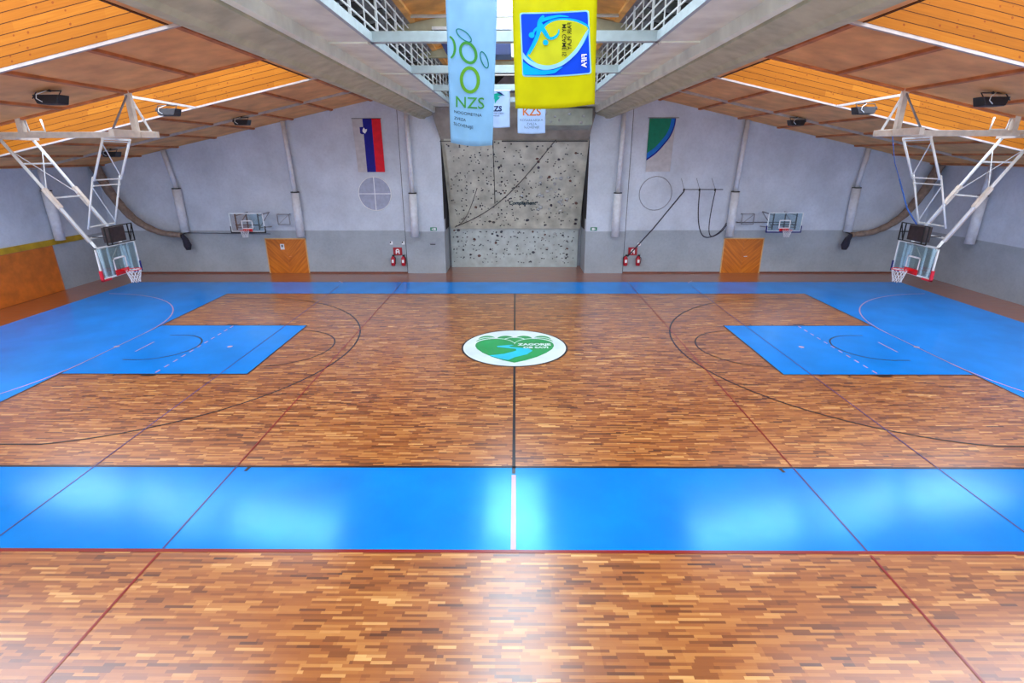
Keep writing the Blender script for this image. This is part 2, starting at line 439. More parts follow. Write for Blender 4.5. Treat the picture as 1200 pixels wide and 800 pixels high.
# centre logo
Z = .01
def disc(mb, r, z, n=72): mb.poly([(r*math.cos(2*math.pi*k/n), r*math.sin(2*math.pi*k/n), z) for k in range(n)])
mb = MB(); disc(mb, 1.85, Z); logo_ring = fpart(mb, 'centre_circle', 'lblack', 'black outline of the centre circle')
mb = MB(); disc(mb, 1.79, Z+.002); DISC = fpart(mb, 'logo_disc', 'logo_white', 'pale round field of the centre logo')
LX, LY = 1.38, 1.48
def lobe(cx, cy, rx, ry, z, a0=0, a1=180, n=24):
    return [(cx+rx*math.cos(math.radians(a0+(a1-a0)*k/n)), cy+ry*math.sin(math.radians(a0+(a1-a0)*k/n)), z) for k in range(n+1)]
green = MB(); white = MB()
def hill(cx, cy, rx, ry, z):
    white.poly(lobe(cx, cy, rx+.05, ry+.06, z)); green.poly(lobe(cx, cy, rx, ry, z+.001))
z = Z+.004
for cx in (-1.0, -.33, .33, 1.0): hill(cx, .72, .34 if abs(cx) < .5 else .33, .45, z)
z += .002
for cx in (-.93, 0, .93): hill(cx, .42, .46, .52, z)
z += .002
# front heart: two lobes and a point
for s in (-1, 1):
    pts = []
    for k in range(25):
        t = math.radians(180*k/24); pts.append((s*(.69-.69*math.cos(t)), .2+.62*math.sin(t)))
    lower = [(s*1.38, .05), (s*1.3, -.25), (s*1.08, -.62), (s*.75, -1.0), (s*.35, -1.32), (0, -1.52)]
    P = pts+lower
    white.poly([(x*1.035, y+.06, z) for x, y in P]); green.poly([(x, y, z+.001) for x, y in P])
z += .003
fpart(white, 'logo_outline', 'logo_white', 'white outlines of the logo hills', DISC)
fpart(green, 'logo_hills', 'logo_green', 'green heart of hills', DISC)
mb = MB()
for P in ([(-.05, .12), (-.1, .04), (-.62, .0), (-.65, -.1), (-.3, -.28)],):
    pass
riv = [((-.05, .16), (.0, .1)), ((-.5, .02), (-.2, .05)), ((-.62, -.05), (-.28, -.02)), ((-.3, -.18), (.0, -.1)), ((.25, -.3), (.55, -.22)), ((.3, -.48), (.66, -.4)),
       ((-.05, -.66), (.4, -.7)), ((-.62, -.9), (.05, -1.02)), ((-.5, -1.1), (-.12, -1.3))]
riv = [((-.1, .17), (-.02, .12)), ((-.62, .04), (-.2, .04)), ((-.6, -.06), (-.12, -.06)), ((.05, -.24), (.5, -.2)), ((.06, -.42), (.62, -.42)),
       ((-.35, -.72), (.42, -.76)), ((-.86, -.88), (.0, -1.05)), ((-.4, -1.22), (-.2, -1.3))]
for (a, b), (c, d) in zip(riv, riv[1:]): mb.poly([(*a, z), (*b, z), (*d, z), (*c, z)])
fpart(mb, 'logo_river', 'logo_cyan', 'cyan river across the logo', DISC)
mb = text_mb('ZAGORJE', lambda x, y: (.7+x*.95, .2+y*1.0, z+.001), size=.285, bold=.014)
text_mb('OB SAVI', lambda x, y: (.74+x, -.1+y, z+.001), size=.24, bold=.01, mb=mb)
fpart(mb, 'logo_lettering', 'logo_white', 'white lettering ZAGORJE OB SAVI', DISC)

# walls ----------------------------------------------------------
ZB = 2.4
def wall_poly(mb, x0, x1, z0f, z1f, y0, y1):
    mb.hexa([(x0, y0, z0f(x0)), (x1, y0, z0f(x1)), (x1, y1, z0f(x1)), (x0, y1, z0f(x0)), (x0, y0, z1f(x0)), (x1, y0, z1f(x1)), (x1, y1, z1f(x1)), (x0, y1, z1f(x0))])
NX = 3.93; PX = 6.1
for s in (-1, 1):
    mb = MB()
    a, b = sorted((s*PX, s*XW))
    mb.cur = 1; wall_poly(mb, a, b, lambda x: 0, lambda x: ZB, YB, YB+.5)
    mb.cur = 0; wall_poly(mb, a, b, lambda x: ZB, lambda x: rz(x)+.15, YB, YB+.5)
    struct(mb.build('wall_back', ['plaster', 'concrete_wall']))
    mb = MB()
    a, b = sorted((s*NX, s*PX))
    mb.cur = 1; wall_poly(mb, a, b, lambda x: 0, lambda x: ZB-.05, YB-.1, YB+.5)
    mb.cur = 0; wall_poly(mb, a, b, lambda x: ZB-.05, lambda x: rz(x)+.15, YB-.1, YB+.5)
    # niche cheeks, upper part coloured dark as the shade in the gap
    a, b = sorted((s*NX, s*(NX+.3))); mb.cur = 1; mb.box(a, b, YB+.5, 14.5, 0, ZB-.05); mb.cur = 2; mb.box(a, b, YB+.5, 14.5, ZB-.05, 9)
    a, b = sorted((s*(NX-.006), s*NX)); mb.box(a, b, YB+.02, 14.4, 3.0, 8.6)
    struct(mb.build('wall_pier', ['plaster', 'concrete_wall', 'cheek_shade']))
    mb = MB(); a, b = sorted((s*(PX), s*(PX+.045))); wall_poly(mb, a, b, lambda x: .02, lambda x: rz(x)-.05, YB-.012, YB)
    o = mb.build('trim_joint', 'dark'); struct(o)
mb = MB(); wall_poly(mb, -NX, NX, lambda x: 8.62, lambda x: rz(x)+.15, YB, YB+.5); struct(mb.build('wall_upper', 'slab'))
struct(MB().box(-NX-.3, NX+.3, 14.4, 14.7, 0, 9).build('wall_niche', 'plaster'))
for s, nm in ((-1, 'left'), (1, 'right')):
    mb = MB()
    a, b = sorted((s*XW, s*(XW+.4)))
    mb.cur = 1; mb.box(a, b, YR, YB+.5, 0, ZB); mb.cur = 0; mb.box(a, b, YR, YB+.5, ZB, ZE+.1)
    struct(mb.build('wall_'+nm, ['plaster', 'concrete_wall']))
    # skirting at the back wall
for i, (a, b) in enumerate(((-XW, -14.05), (-11.75, -PX), (PX, 11.68), (13.9, XW))):
    struct(MB().box(a, b, YB-.02, YB, 0, .07).build('baseboard_back', 'skirting'))

# ceiling (two roof slopes) --------------------------------------
WX0, WX1 = 7.6, 20.6
WELLS = [(-8.4, -4.2), (0.05, 4.2)]
TH = .12
def sl(mb, s, x0, x1, y0, y1, dz0=0, dz1=TH):
    a, b = sorted((s*x0, s*x1))
    mb.hexa([(a, y0, rz(a)+dz0), (b, y0, rz(b)+dz0), (b, y1, rz(b)+dz0), (a, y1, rz(a)+dz0), (a, y0, rz(a)+dz1), (b, y0, rz(b)+dz1), (b, y1, rz(b)+dz1), (a, y1, rz(a)+dz1)])
tn = 1
for s, nm in ((-1, 'left'), (1, 'right')):
    mb = MB(); mb.cur = 0
    sl(mb, s, 4.7, XW, 4.2, YB+.4); sl(mb, s, 4.7, XW, -4.2, .05); sl(mb, s, 4.7, XW, -12.6, -8.4)
    for y0, y1 in WELLS: sl(mb, s, 4.7, WX0, y0, y1); sl(mb, s, WX1, XW, y0, y1)
    mb.cur = 1
    x = 5.3
    while x < XW-.4:
        for y0, y1 in ((4.25, 8.3), (8.4, YB), (-4.1, -.02), (-12.6, -8.45)):
            sl(mb, s, x-.06, x+.06, y0, y1, -.07, .02)
        x += 2.1
    mb.cur = 2   # central roof of plywood panels
    for y0, y1 in ((-12.6, -8.2), (-8.2, -4.0), (-4.0, .2), (.2, 4.4), (4.4, 8.6), (8.6, YB+.4)):
        sl(mb, s, RW, 3.05, y0, y1)
        sl(mb, s, RW+.05, 3.0, y0+.15, y0+.27, -.06, 0.01); sl(mb, s, RW+.05, 3.0, y1-.27, y1-.15, -.06, .01)
        sl(mb, s, 2.85, 3.0, y0+.15, y1-.15, -.08, .01)
    mb.cur = 3; sl(mb, s, 3.05, 4.7, -12.6, YB+.4)
    mb.cur = 4
    for k in range(23):
        y = -12.3+k*1.06
        sl(mb, s, 3.3, 3.62, y, y+.62, -.02, 0.01); sl(mb, s, 3.8, 4.3, y+.1, y+.8, -.02, .01)
    struct(mb.build('ceiling_'+nm, ['chip', 'rib', 'ply', 'greyduct', 'darkwin']))
    # edge trims
    for y0, y1, dz, mt, w in ((-4.19, -4.1, -.07, 'grey_trim', 0), (-.06, .06, -.06, 'rib', 0), (4.15, 4.24, -.06, 'grey_trim', 0), (8.32, 8.37, -.1, 'grey_trim', 0)):
        mb = MB(); sl(mb, s, 5.0, XW, y0, y1, dz, 0.0)
        struct(mb.build('trim_%d' % tn, mt)); tn += 1
# skylight wells
wn = 1
for s in (-1, 1):
    for y0, y1 in WELLS:
        H = 1.9
        a, b = sorted((s*WX0, s*WX1))
        mb = MB()
        mb.hexa([(a, y1, rz(a)+TH), (b, y1, rz(b)+TH), (b, y1+.1, rz(b)+TH), (a, y1+.1, rz(a)+TH), (a, y1, rz(a)+H), (b, y1, rz(b)+H), (b, y1+.1, rz(b)+H), (a, y1+.1, rz(a)+H)])
        mb.hexa([(a, y1-.001, rz(a)), (b, y1-.001, rz(b)), (b, y1+.0, rz(b)), (a, y1, rz(a)), (a, y1-.001, rz(a)+TH), (b, y1-.001, rz(b)+TH), (b, y1, rz(b)+TH), (a, y1, rz(a)+TH)])
        for x in (a, b):
            x2 = x-.08 if x == a else x+.08
            mb.prism([(x, y0, rz(x)), (x, y1, rz(x)), (x, y1, rz(x)+H), (x, y0, rz(x)+.2)], (x2-x, 0, 0))
        w = mb.build('window_%d' % wn, 'planks'); struct(w); wn += 1
        g = MB()
        g.hexa([(a, y0, rz(a)+.2), (b, y0, rz(b)+.2), (b, y1+.1, rz(b)+H), (a, y1+.1, rz(a)+H), (a, y0, rz(a)+.24), (b, y0, rz(b)+.24), (b, y1+.1, rz(b)+H+.04), (a, y1+.1, rz(a)+H+.04)])
        g.build('glazing', 'skyglaze', w)
        bars = MB()
        for k in range(1, 7):
            x = a+(b-a)*k/7
            bars.bar((x, y0+.02, rz(x)+.17), (x, y1, rz(x)+H-.04), .06)
        bars.build('glazing_bar', 'white_metal', w)
# ridge skylight
YRG = 7.6
struct(MB().box(-RW, RW, YRG, YB+.3, rz(RW)+.02, rz(RW)+.12).build('ceiling_ridge', 'ply'))
w = MB()
for s in (-1, 1):
    a, b = sorted((s*(RW-.05), s*(RW+.03))); w.box(a, b, -12.6, YRG, rz(RW)-.05, rz(RW)+.2)
w = struct(w.build('window_%d' % wn, 'white_metal'))
MB().poly([(-RW+.03, -12.6, rz(RW)+.15), (RW-.03, -12.6, rz(RW)+.15), (RW-.03, YRG, rz(RW)+.15), (-RW+.03, YRG, rz(RW)+.15)]).prism([(-RW+.03, -12.6, rz(RW)+.16), (RW-.03, -12.6, rz(RW)+.16), (RW-.03, YRG, rz(RW)+.16), (-RW+.03, YRG, rz(RW)+.16)], (0, 0, .03)).build('glazing', 'ridgeglaze', w)
bars = MB()
for k in range(19): bars.box(-RW+.03, RW-.03, -12+k*1.05, -11.95+k*1.05, rz(RW)+.02, rz(RW)+.1)
bars.build('glazing_bar', 'white_metal', w)

# concrete beams and slabs
YE = YB-.1
for s in (-1, 1):
    def P(pts): return [(s*x, -12.6, z) for x, z in pts]
    mb = MB()
    mb.prism(P([(4.92, 8.12), (4.70, 8.12), (4.62, 8.2), (4.16, 8.33), (4.16, 8.6), (4.16, 8.8), (5.1, 8.8), (5.1, 8.3)]), (0, YE+12.6, 0))
    struct(mb.build('trim_%d' % tn, 'concrete')); tn += 1
    mb = MB()
    mb.prism(P([(4.18, 8.62), (4.18, 8.40), (4.10, 8.36), (4.02, 8.40), (4.0, 8.62), (3.14, 8.62), (3.14, 8.78), (4.18, 8.78)]), (0, YE+12.6, 0))
    for y in (-8.6, -4.4, .1, 4.5, 9.0):
        a, b = sorted((s*3.16, s*4.02)); mb.box(a, b, y-.02, y+.2, 8.585, 8.62)
        mb.cur = 1; mb.box(a, b, y+.2, y+.225, 8.60, 8.619); mb.cur = 0
    struct(mb.build('trim_%d' % tn, ['slab', 'dark'])); tn += 1
    a, b = sorted((s*3.06, s*3.14)); mb = MB().box(a, b, -12.6, YE, 8.62, 8.80)
    struct(mb.build('trim_%d' % tn, 'beam_white')); tn += 1
    # gallery rear lining with dark openings
    mb = MB(); a, b = sorted((s*4.62, s*4.7)); mb.box(a, b, -12.6, YE, 8.8, rz(4.7)); mb.cur = 1
    for k in range(12):
        y = -12+k*2.1; a, b = sorted((s*4.60, s*4.63)); mb.box(a, b, y, y+1.45, 8.95, 9.5)
    nm = 'left' if s < 0 else 'right'
    struct(mb.build('wall_gallery_'+nm, ['greyduct', 'darkwin']))
# white cross beams
for y in (-8.6, -4.4, .1, 4.5, 9.0):
    struct(MB().box(-3.13, 3.13, y, y+.2, 8.62, 8.83).build('trim_%d' % tn, 'beam_white', bevel=.01)); tn += 1
# concrete tie beams under the upper roof, thin white tie rod
for y in (-8.1, -4.0, .3, 4.5, 8.7):
    struct(MB().box(-3.6, 3.6, y, y+.22, 9.74, 9.86).prism([(-3.6, y, 9.86), (3.6, y, 9.86), (1.4, y, 10.25), (-1.4, y, 10.25)], (0, .1, 0)).build('trim_%d' % tn, 'concrete')); tn += 1
tag(MB().tube([(-2.86, -.65, 9.93), (2.86, -.65, 9.93)], .045, 10).build('tie_rod', 'white_metal'), 'white horizontal tube spanning the roof opening behind the banners', 'tube')

t = thing('notice_board', (.2, YB, 9.35), 'pale board with a black corner high on the end wall between the banners', 'board')
MB().box(-1.15, 1.6, YB-.05, YB, 9.35, 10.15).build('panel', 'greyduct', t)
MB().prism([(-1.1, YB-.056, 10.1), (-.55, YB-.056, 10.1), (-1.1, YB-.056, 9.6)], (0, .006, 0)).build('black_corner', 'black', t)
# ================================================================ RAILINGS
def railing(x, label, side):
    t = thing('gallery_railing', (x, 0, 8.8), label, 'railing')
    z0 = 8.8
    for h in (.16, .38, .6, .82, 1.04, 1.24) if side == 'inner' else (.35, .7):
        if side == 'inner': MB().tube([(x, -12.4, z0+h), (x, YE, z0+h)], .02 if h < 1.2 else .028, 6).build('rail', 'white_metal', t)
        else: MB().tube([(x, -12.4, z0+h), (x, YE, z0+h)], .014, 6).build('rail', 'white_metal', t)
    y = -12.1; k = 0
    step = 1.06 if side == 'inner' else 2.1
    H = 1.24 if side == 'inner' else .72
    while y < YE:
        w = .05 if k % 2 == 0 else .025
        MB().box(x-w/2, x+w/2, y-w/2, y+w/2, z0, z0+H).build('post', 'white_metal', t)
        y += step; k += 1
    return t
railing(-3.12, 'white tubular railing along the inner edge of the left concrete gallery', 'inner')
railing(3.12, 'white tubular railing along the inner edge of the right concrete gallery', 'inner')
railing(-3.95, 'lower white railing at the back of the left concrete gallery', 'outer')
railing(3.95, 'lower white railing at the back of the right concrete gallery', 'outer')

# ================================================================ HANGING UNIT
t = thing('ventilation_unit', (-1.2, .3, 9.15), 'dark blue box hanging under the roof behind the long pale banner', 'ventilation unit')
MB().prism([(-2.35, .2, 9.75), (-.12, .2, 9.75), (-.1, .2, 9.12), (-2.0, .2, 9.12)], (0, .9, 0)).build('housing', 'boxblue', t, bevel=.01)
MB().prism([(-2.4, .12, 9.76), (-.08, .12, 9.76), (-.08, .12, 9.84), (-2.4, .12, 9.84)], (0, 1.05, 0)).build('top_flange', 'white_metal', t)
for x in (-2.0, -.4): MB().tube([(x, .7, 9.8), (x, .7, rz(x)+.02)], .015, 6).build('hanger_rod', 'dark', t)

# ================================================================ DOWNPIPES
def downpipe(x, y, zb, zm, zt, xt, label):
    t = thing('downpipe', (x, y, zb), label, 'pipe', None)
    MB().tube([(x, y, zb), (x, y, zm)], .215, 18).build('insulated_sleeve', 'pipe', t)
    MB().tube([(x, y, zm-.02), (xt, y, zt)], .115, 14).build('upper_pipe', 'pipe', t)
    MB().tube([(x, y, zm), (x, y, zm+.05)], .225, 18).build('shadow_collar', 'dark', t)  # dark band added as the shadow where sleeve and upper pipe meet
    if abs(x) < 22:
        for z in (zb+.5, zm-.5): MB().box(x-.03, x+.03, y+.1, YB if abs(x) > 7 else YB-.1, z-.03, z+.03).build('wall_bracket', 'dark', t)
yp = YB-.24
downpipe(-5.52, yp-.1, 2.1, 4.4, rz(5.6)-.75, -5.6, 'white downpipe nearest the climbing wall on its left')
downpipe(-11.9, yp, 2.1, 4.45, rz(12.05)-.02, -12.05, 'white downpipe right of the left wooden door')
downpipe(-18.3, yp, 2.35, 4.65, rz(18.6)-.02, -18.6, 'white downpipe left of the left small wall hoop')
downpipe(5.52, yp-.1, 2.1, 4.4, rz(5.6)-.75, 5.6, 'white downpipe nearest the climbing wall on its right')
downpipe(11.85, yp, 2.1, 4.45, rz(12.0)-.02, 12.0, 'white downpipe beside the hanging ropes above the right wooden door')
downpipe(18.3, yp, 2.35, 4.65, rz(18.5)-.02, 18.5, 'white downpipe right of the right small wall hoop')
downpipe(-22.3, 8.5, 2.45, 4.75, ZE+.02, -22.3, 'white downpipe on the left side wall above the ochre strip')
downpipe(22.3, 8.75, 2.2, 4.45, ZE+.02, 22.3, 'white downpipe on the bare right side wall')

# ================================================================ DOORS
for i, (x0, x1) in enumerate(((-14.0, -11.8), (11.72, 13.85))):
    d = MB().box(x0-.06, x0, YB-.03, YB+.02, 0, 1.96).box(x1, x1+.06, YB-.03, YB+.02, 0, 1.96).box(x0-.06, x1+.06, YB-.03, YB+.02, 1.92, 1.98)
    d = struct(d.build('door_%d' % (i+1), 'frameyellow'))
    dl = MB().box(x0, x1, YB-.025, YB-.002, .005, 1.92).build('door_leaf', 'chevron', d)
    xm = (x0+x1)/2
    MB().box(xm-.005, xm+.005, YB-.028, YB-.024, .01, 1.92).build('meeting_line', 'rib', dl)
    MB().tube([(xm+.12, YB-.03, .95), (xm+.12, YB-.1, .95), (xm+.26, YB-.1, .97)], .018, 8).build('door_handle', 'white_metal' if i else 'rib', dl)
t = thing('door_sign', (-13.12, YB-.03, 1.3), 'small white notice with a black mark on the left wooden door', 'sign')
MB().box(-13.22, -13.0, YB-.045, YB-.026, 1.35, 1.66).build('plate', 'white', t)
MB().tube([(-13.11, YB-.046, 1.56), (-13.11, YB-.052, 1.56)], .05, 12).prism([(-13.14, YB-.052, 1.54), (-13.08, YB-.052, 1.54), (-13.11, YB-.052, 1.42)], (0, .006, 0)).build('printed_mark', 'black', t)
# big side door on the left wall
d = struct(MB().box(-XW, -XW+.05, -6, 8.25, 2.2, 2.24).box(-XW, -XW+.05, 8.2, 8.25, 0, 2.24).build('door_3', 'rib'))
MB().box(-XW, -XW+.04, -6, 8.2, .01, 2.2).build('door_leaf', 'doorwood', d)
tag(MB().box(-XW, -XW+.07, -6, 10.4, 2.24, 2.5).build('trim_ochre', 'ochre'), kind='structure').name = 'trim_%d' % tn; tn += 1

# ================================================================ CLIMBING WALL
t = thing('climbing_wall', (0, 13.2, 0), 'grey climbing wall full of holds in the niche between white piers', 'climbing wall')
LPY = 14.0
MB().box(-3.8, 3.72, LPY, LPY+.2, 0, 2.36).build('lower_panel', 'climb_pale', t)['label'] = 'paler vertical lower panel'
def mainP(u, v, off=0):           # u -1..1, v 0..1 up the leaning panel
    y = 13.85-(13.85-12.25)*(v**1.25); z = 2.3+(7.15-2.3)*v
    w = 3.78+.12*v
    return Vector((u*w, y-off, z))
mb = MB(); nv = 10
for k in range(nv):
    a0, a1 = k/nv, (k+1)/nv
    p = [mainP(-1, a0), mainP(1, a0), mainP(1, a1), mainP(-1, a1)]
    mb.hexa([p[0], p[1], p[1]+Vector((0, .12, 0)), p[0]+Vector((0, .12, 0)), p[3], p[2], p[2]+Vector((0, .12, 0)), p[3]+Vector((0, .12, 0))])
mb.prism([mainP(-1, 0), mainP(1, 0), mainP(1, 0)+Vector((0, .3, .05)), mainP(-1, 0)+Vector((0, .3, .05))], (0, 0, .02))
mb.build('main_panel', 'climb', t)
mb = MB()   # raised left field and horizontal seam of the leaning panel
for k in range(3, nv):
    a0, a1 = k/nv, (k+1)/nv
    p = [mainP(-.95, a0, .11), mainP(-.31, a0, .11), mainP(-.3, a1, .11), mainP(-.96, a1, .11)]
    mb.hexa([p[0], p[1], p[1]+Vector((0, .1, 0)), p[0]+Vector((0, .1, 0)), p[3], p[2], p[2]+Vector((0, .1, 0)), p[3]+Vector((0, .1, 0))])
mb.build('raised_field', 'climb', t)
MB().tube([mainP(-.3, k/10, .06) for k in range(3, 11)], .022, 6).build('edge_shadow_strip', 'dark', t)  # dark strip drawn as the shadow along the raised field's edge
def ovh(u, v, off=0):
    a = Vector((u*3.98, 12.2, 7.1)); b = Vector((u*4.4, 11.35, 8.42)); return a.lerp(b, v)+Vector((0, -off*.8, -off*.5))
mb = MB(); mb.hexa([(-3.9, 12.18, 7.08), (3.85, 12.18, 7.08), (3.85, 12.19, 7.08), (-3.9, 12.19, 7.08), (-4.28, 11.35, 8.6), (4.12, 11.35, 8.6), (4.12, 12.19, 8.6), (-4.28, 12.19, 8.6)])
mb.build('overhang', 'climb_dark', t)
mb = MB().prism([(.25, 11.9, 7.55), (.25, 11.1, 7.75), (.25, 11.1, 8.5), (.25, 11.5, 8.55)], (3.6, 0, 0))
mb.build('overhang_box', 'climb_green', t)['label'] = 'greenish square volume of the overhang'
MB().box(-.7, 3.8, 12.08, 12.2, 7.0, 7.06).box(-3.95, -1.3, 12.1, 12.2, 7.02, 7.05).build('overhang_lip', 'dark', t)
mb = MB()
random.seed(3)
def blob(mb, c, r, nrm=Vector((0, -1, 0))):
    # irregular faceted grip
    n = 6; i = len(mb.v); base = []
    for k in range(n):
        t_ = 2*math.pi*k/n; q = r*random.uniform(.7, 1.2)
        base.append((c[0]+q*math.cos(t_), c[1]+.01, c[2]+q*.8*math.sin(t_)))
    tip = [(c[0]+(b[0]-c[0])*.55, c[1]-r*.75, c[2]+(b[2]-c[2])*.55+r*.1) for b in base]
    mb.v += base+tip
    for k in range(n): mb.f.append([i+k, i+(k+1) % n, i+n+(k+1) % n, i+n+k]); mb.mi.append(mb.cur); mb.sm.append(False)
    mb.f.append([i+n+k for k in range(n)]); mb.mi.append(mb.cur); mb.sm.append(False)
    return mb
def rnd_main():
    v = random.uniform(.03, .97); return mainP(random.uniform(-.94, .94), v, .02), v
holds = []
for k in range(100):
    if k < 62:
        p, v = rnd_main()
        if k % 3 == 0: p = mainP(random.uniform(.25, .85), random.uniform(.2, .6), .02)
    elif k < 90: p = Vector((random.uniform(-3.6, 3.5), LPY-.005, random.uniform(.25, 2.2)))
    else: p = Vector((random.uniform(.6, 3.6), 11.08, random.uniform(7.8, 8.4)))
    mt = random.choice(['hold_dark', 'hold_dark', 'hold_pale', 'hold_brown']) if k < 90 else 'hold_pale'
    if k % 3 == 0 and k < 62: mt = 'hold_pale'
    blob(MB(), p, random.uniform(.06, .11) if k >= 62 or k % 3 else random.uniform(.07, .16)).build('climbing_hold', mt, t)
mb = MB()
for k in range(520):
    if k < 340: p, v = rnd_main(); p.y -= .1 if p.x < -1.15 and v > .3 else 0
    else: p = Vector((random.uniform(-3.7, 3.6), LPY-.005, random.choice([.3, .55, .8, 1.05, 1.3, 1.55, 1.8, 2.05])+random.uniform(-.06, .06)))
    blob(mb, p, random.uniform(.028, .055))
mb.build('small_holds', 'hold_dark', t)['kind'] = 'stuff'
a = mainP(.02, .54, .03)
text_mb('Complament', lambda x, y: mainP(.105+x/3.9, .305+y/4.85, .04), size=.3, bold=.008, shear=.3).build('lettering', 'p_txt', t)['label'] = 'small dark lettering on the leaning panel'
# ropes on climbing wall
pts = [mainP(-.93+1.48*k/20, .02+.97*(k/20)**1.0-.16*math.sin(math.pi*k/20), .09) for k in range(21)]
tag(MB().tube(pts, .022, 6).build('climbing_rope', 'rope'), 'long dark rope running diagonally across the climbing wall', 'rope')
pts = [mainP(-.93+.38*k/12, .02+.46*k/12-.1*math.sin(math.pi*k/12), .13) for k in range(13)]
tag(MB().tube(pts, .016, 6).build('climbing_rope', 'rope'), 'short dark rope at the lower left of the climbing wall', 'rope')

# ================================================================ FLAGS ON THE WALL
def plate(mb, pts, y, th=.004): return mb.prism([(x, y, z) for x, z in pts], (0, th, 0))
FY = YB-.05
t = thing('wall_flag', (-7.7, FY, 5.5), 'white blue and red upright flag with a small crest above the gridded round panel', 'flag')
def fw(x, z): return x
def flagP(x, z): return (x, FY+.012*math.sin(x*9+z*1.3), z)
def strip(x0t, x1t, x0b, x1b, mat, name, dy=0, z0=5.5, z1=8.14, n=10):
    mb = MB()
    for k in range(n):
        f0, f1 = k/n, (k+1)/n
        L = lambda f: x0t+(x0b-x0t)*f; R = lambda f: x1t+(x1b-x1t)*f; Z_ = lambda f: z1+(z0-z1)*f
        for j in range(3):
            xa0 = L(f0)+(R(f0)-L(f0))*j/3; xb0 = L(f0)+(R(f0)-L(f0))*(j+1)/3
            xa1 = L(f1)+(R(f1)-L(f1))*j/3; xb1 = L(f1)+(R(f1)-L(f1))*(j+1)/3
            q = [flagP(xa1, Z_(f1)), flagP(xb1, Z_(f1)), flagP(xb0, Z_(f0)), flagP(xa0, Z_(f0))]
            mb.poly([(a, b+dy, c) for a, b, c in q])
    return mb.build(name, mat, t, recalc=False)
strip(-8.5, -7.95, -8.42, -7.93, 'fgrey', 'white_stripe')
strip(-7.95, -7.47, -7.93, -7.46, 'fblue', 'blue_stripe')
strip(-7.47, -7.0, -7.46, -6.98, 'fred', 'red_stripe')
mb = plate(MB(), [(-8.12, 7.74), (-7.8, 7.74), (-7.8, 7.5), (-7.9, 7.4), (-8.02, 7.38), (-8.12, 7.44)], FY-.03)
o = mb.build('crest', 'fblue', t)
mb = plate(MB(), [(-7.98, 7.6), (-7.9, 7.72), (-7.84, 7.62), (-7.74, 7.64), (-7.76, 7.54), (-7.86, 7.42), (-7.98, 7.5)], FY-.036)
mb.build('crest_mountain', 'white', t)
MB().tube([(-8.52, FY, 8.15), (-6.96, FY, 8.15)], .012, 6).build('hanging_bar', 'dark', t)

t = thing('wall_flag', (7.65, FY, 5.5), 'upright white flag with a green quarter circle edged in blue', 'flag')
def cpoly(r):
    C = smooth([(1.0, 0), (.985, .15), (.93, .3), (.82, .46), (.65, .61), (.5, .73), (.35, .83), (.18, .92), (0, 1)], 4)
    return [(6.97+1.37*x*r, 8.12-2.06*h*r) for x, h in C]
plate(MB(), [(6.96, 8.12), (8.34, 8.12), (8.28, 5.5), (6.99, 5.5)], FY, .006).build('field', 'fgrey', t)
c1 = cpoly(1.0); plate(MB(), [(6.97, 8.12)]+c1, FY-.006, .004).build('navy_band', 'fblue', t)
c1 = cpoly(.955); plate(MB(), [(6.97, 8.12)]+c1, FY-.012, .004).build('blue_band', 'fazure', t)
c1 = cpoly(.82); plate(MB(), [(6.97, 8.12)]+c1+[], FY-.018, .004).build('green_field', 'fgreen', t)
MB().tube([(6.9, FY, 8.15), (8.5, FY, 8.15)], .012, 6).build('hanging_bar', 'dark', t)

# ================================================================ ROUND PANELS
for x, mat, lab in ((-7.63, 'roundpanel', 'round pale panel with a white cross below the three striped flag'), (7.62, 'plaster', 'round plastered panel with a faint thin rim below the green flag')):
    t = thing('round_wall_panel', (x, YB, 3.5), lab, 'wall panel')
    n = 48
    plate(MB(), [(x+.86*math.cos(2*math.pi*k/n), 4.37+.86*math.sin(2*math.pi*k/n)) for k in range(n)], YB-.03, .028).build('panel', mat, t)
    MB().ring((x, YB-.035, 4.37), .88, .022 if x < 0 else .014, 48, 'y').build('rim', 'white' if x < 0 else 'greyduct', t)
    if x < 0:
        MB().box(x-.86, x+.86, YB-.05, YB-.025, 4.355, 4.395).box(x-.02, x+.02, YB-.052, YB-.026, 3.51, 5.23).build('cross_bar', 'white', t)

# ================================================================ FIRE POINTS AND SIGNS
def ext(x, y, z, s, label):
    t = thing('fire_extinguisher', (x, y, z), label, 'fire extinguisher')
    MB().tube([(x, y, z), (x, y, z+.04), (x, y, z+.42), (x, y, z+.5), (x, y, z+.54)], [.1, .12, .12, .07, .035], 14).build('cylinder', 'extred', t)
    MB().box(x-.03, x+.1, y-.03, y+.03, z+.53, z+.6).bar((x-.02, y, z+.6), (x+.12, y, z+.64), .03, .015).build('valve', 'black', t)
    MB().tube([(x+s*.03, y, z+.55), (x+s*.15, y-.03, z+.45), (x+s*.14, y-.04, z+.12)], .018, 6).build('hose', 'black', t)
    MB().box(x-.06, x+.06, y-.125, y-.118, z+.18, z+.36).build('paper_label', 'white', t)
    MB().box(x-.05, x+.05, y+.09, YB, z+.3, z+.36).build('bracket', 'dark', t)
ext(-6.88, YB-.2, .46, 1, 'red extinguisher left below the left red sign')
ext(-6.3, YB-.2, .46, 1, 'red extinguisher right below the left red sign, near the joint')
ext(6.22, YB-.2, .46, -1, 'red extinguisher below the right red sign, under the rope end')
ext(6.92, YB-.2, .46, 1, 'red extinguisher below the right red sign, away from the rope')
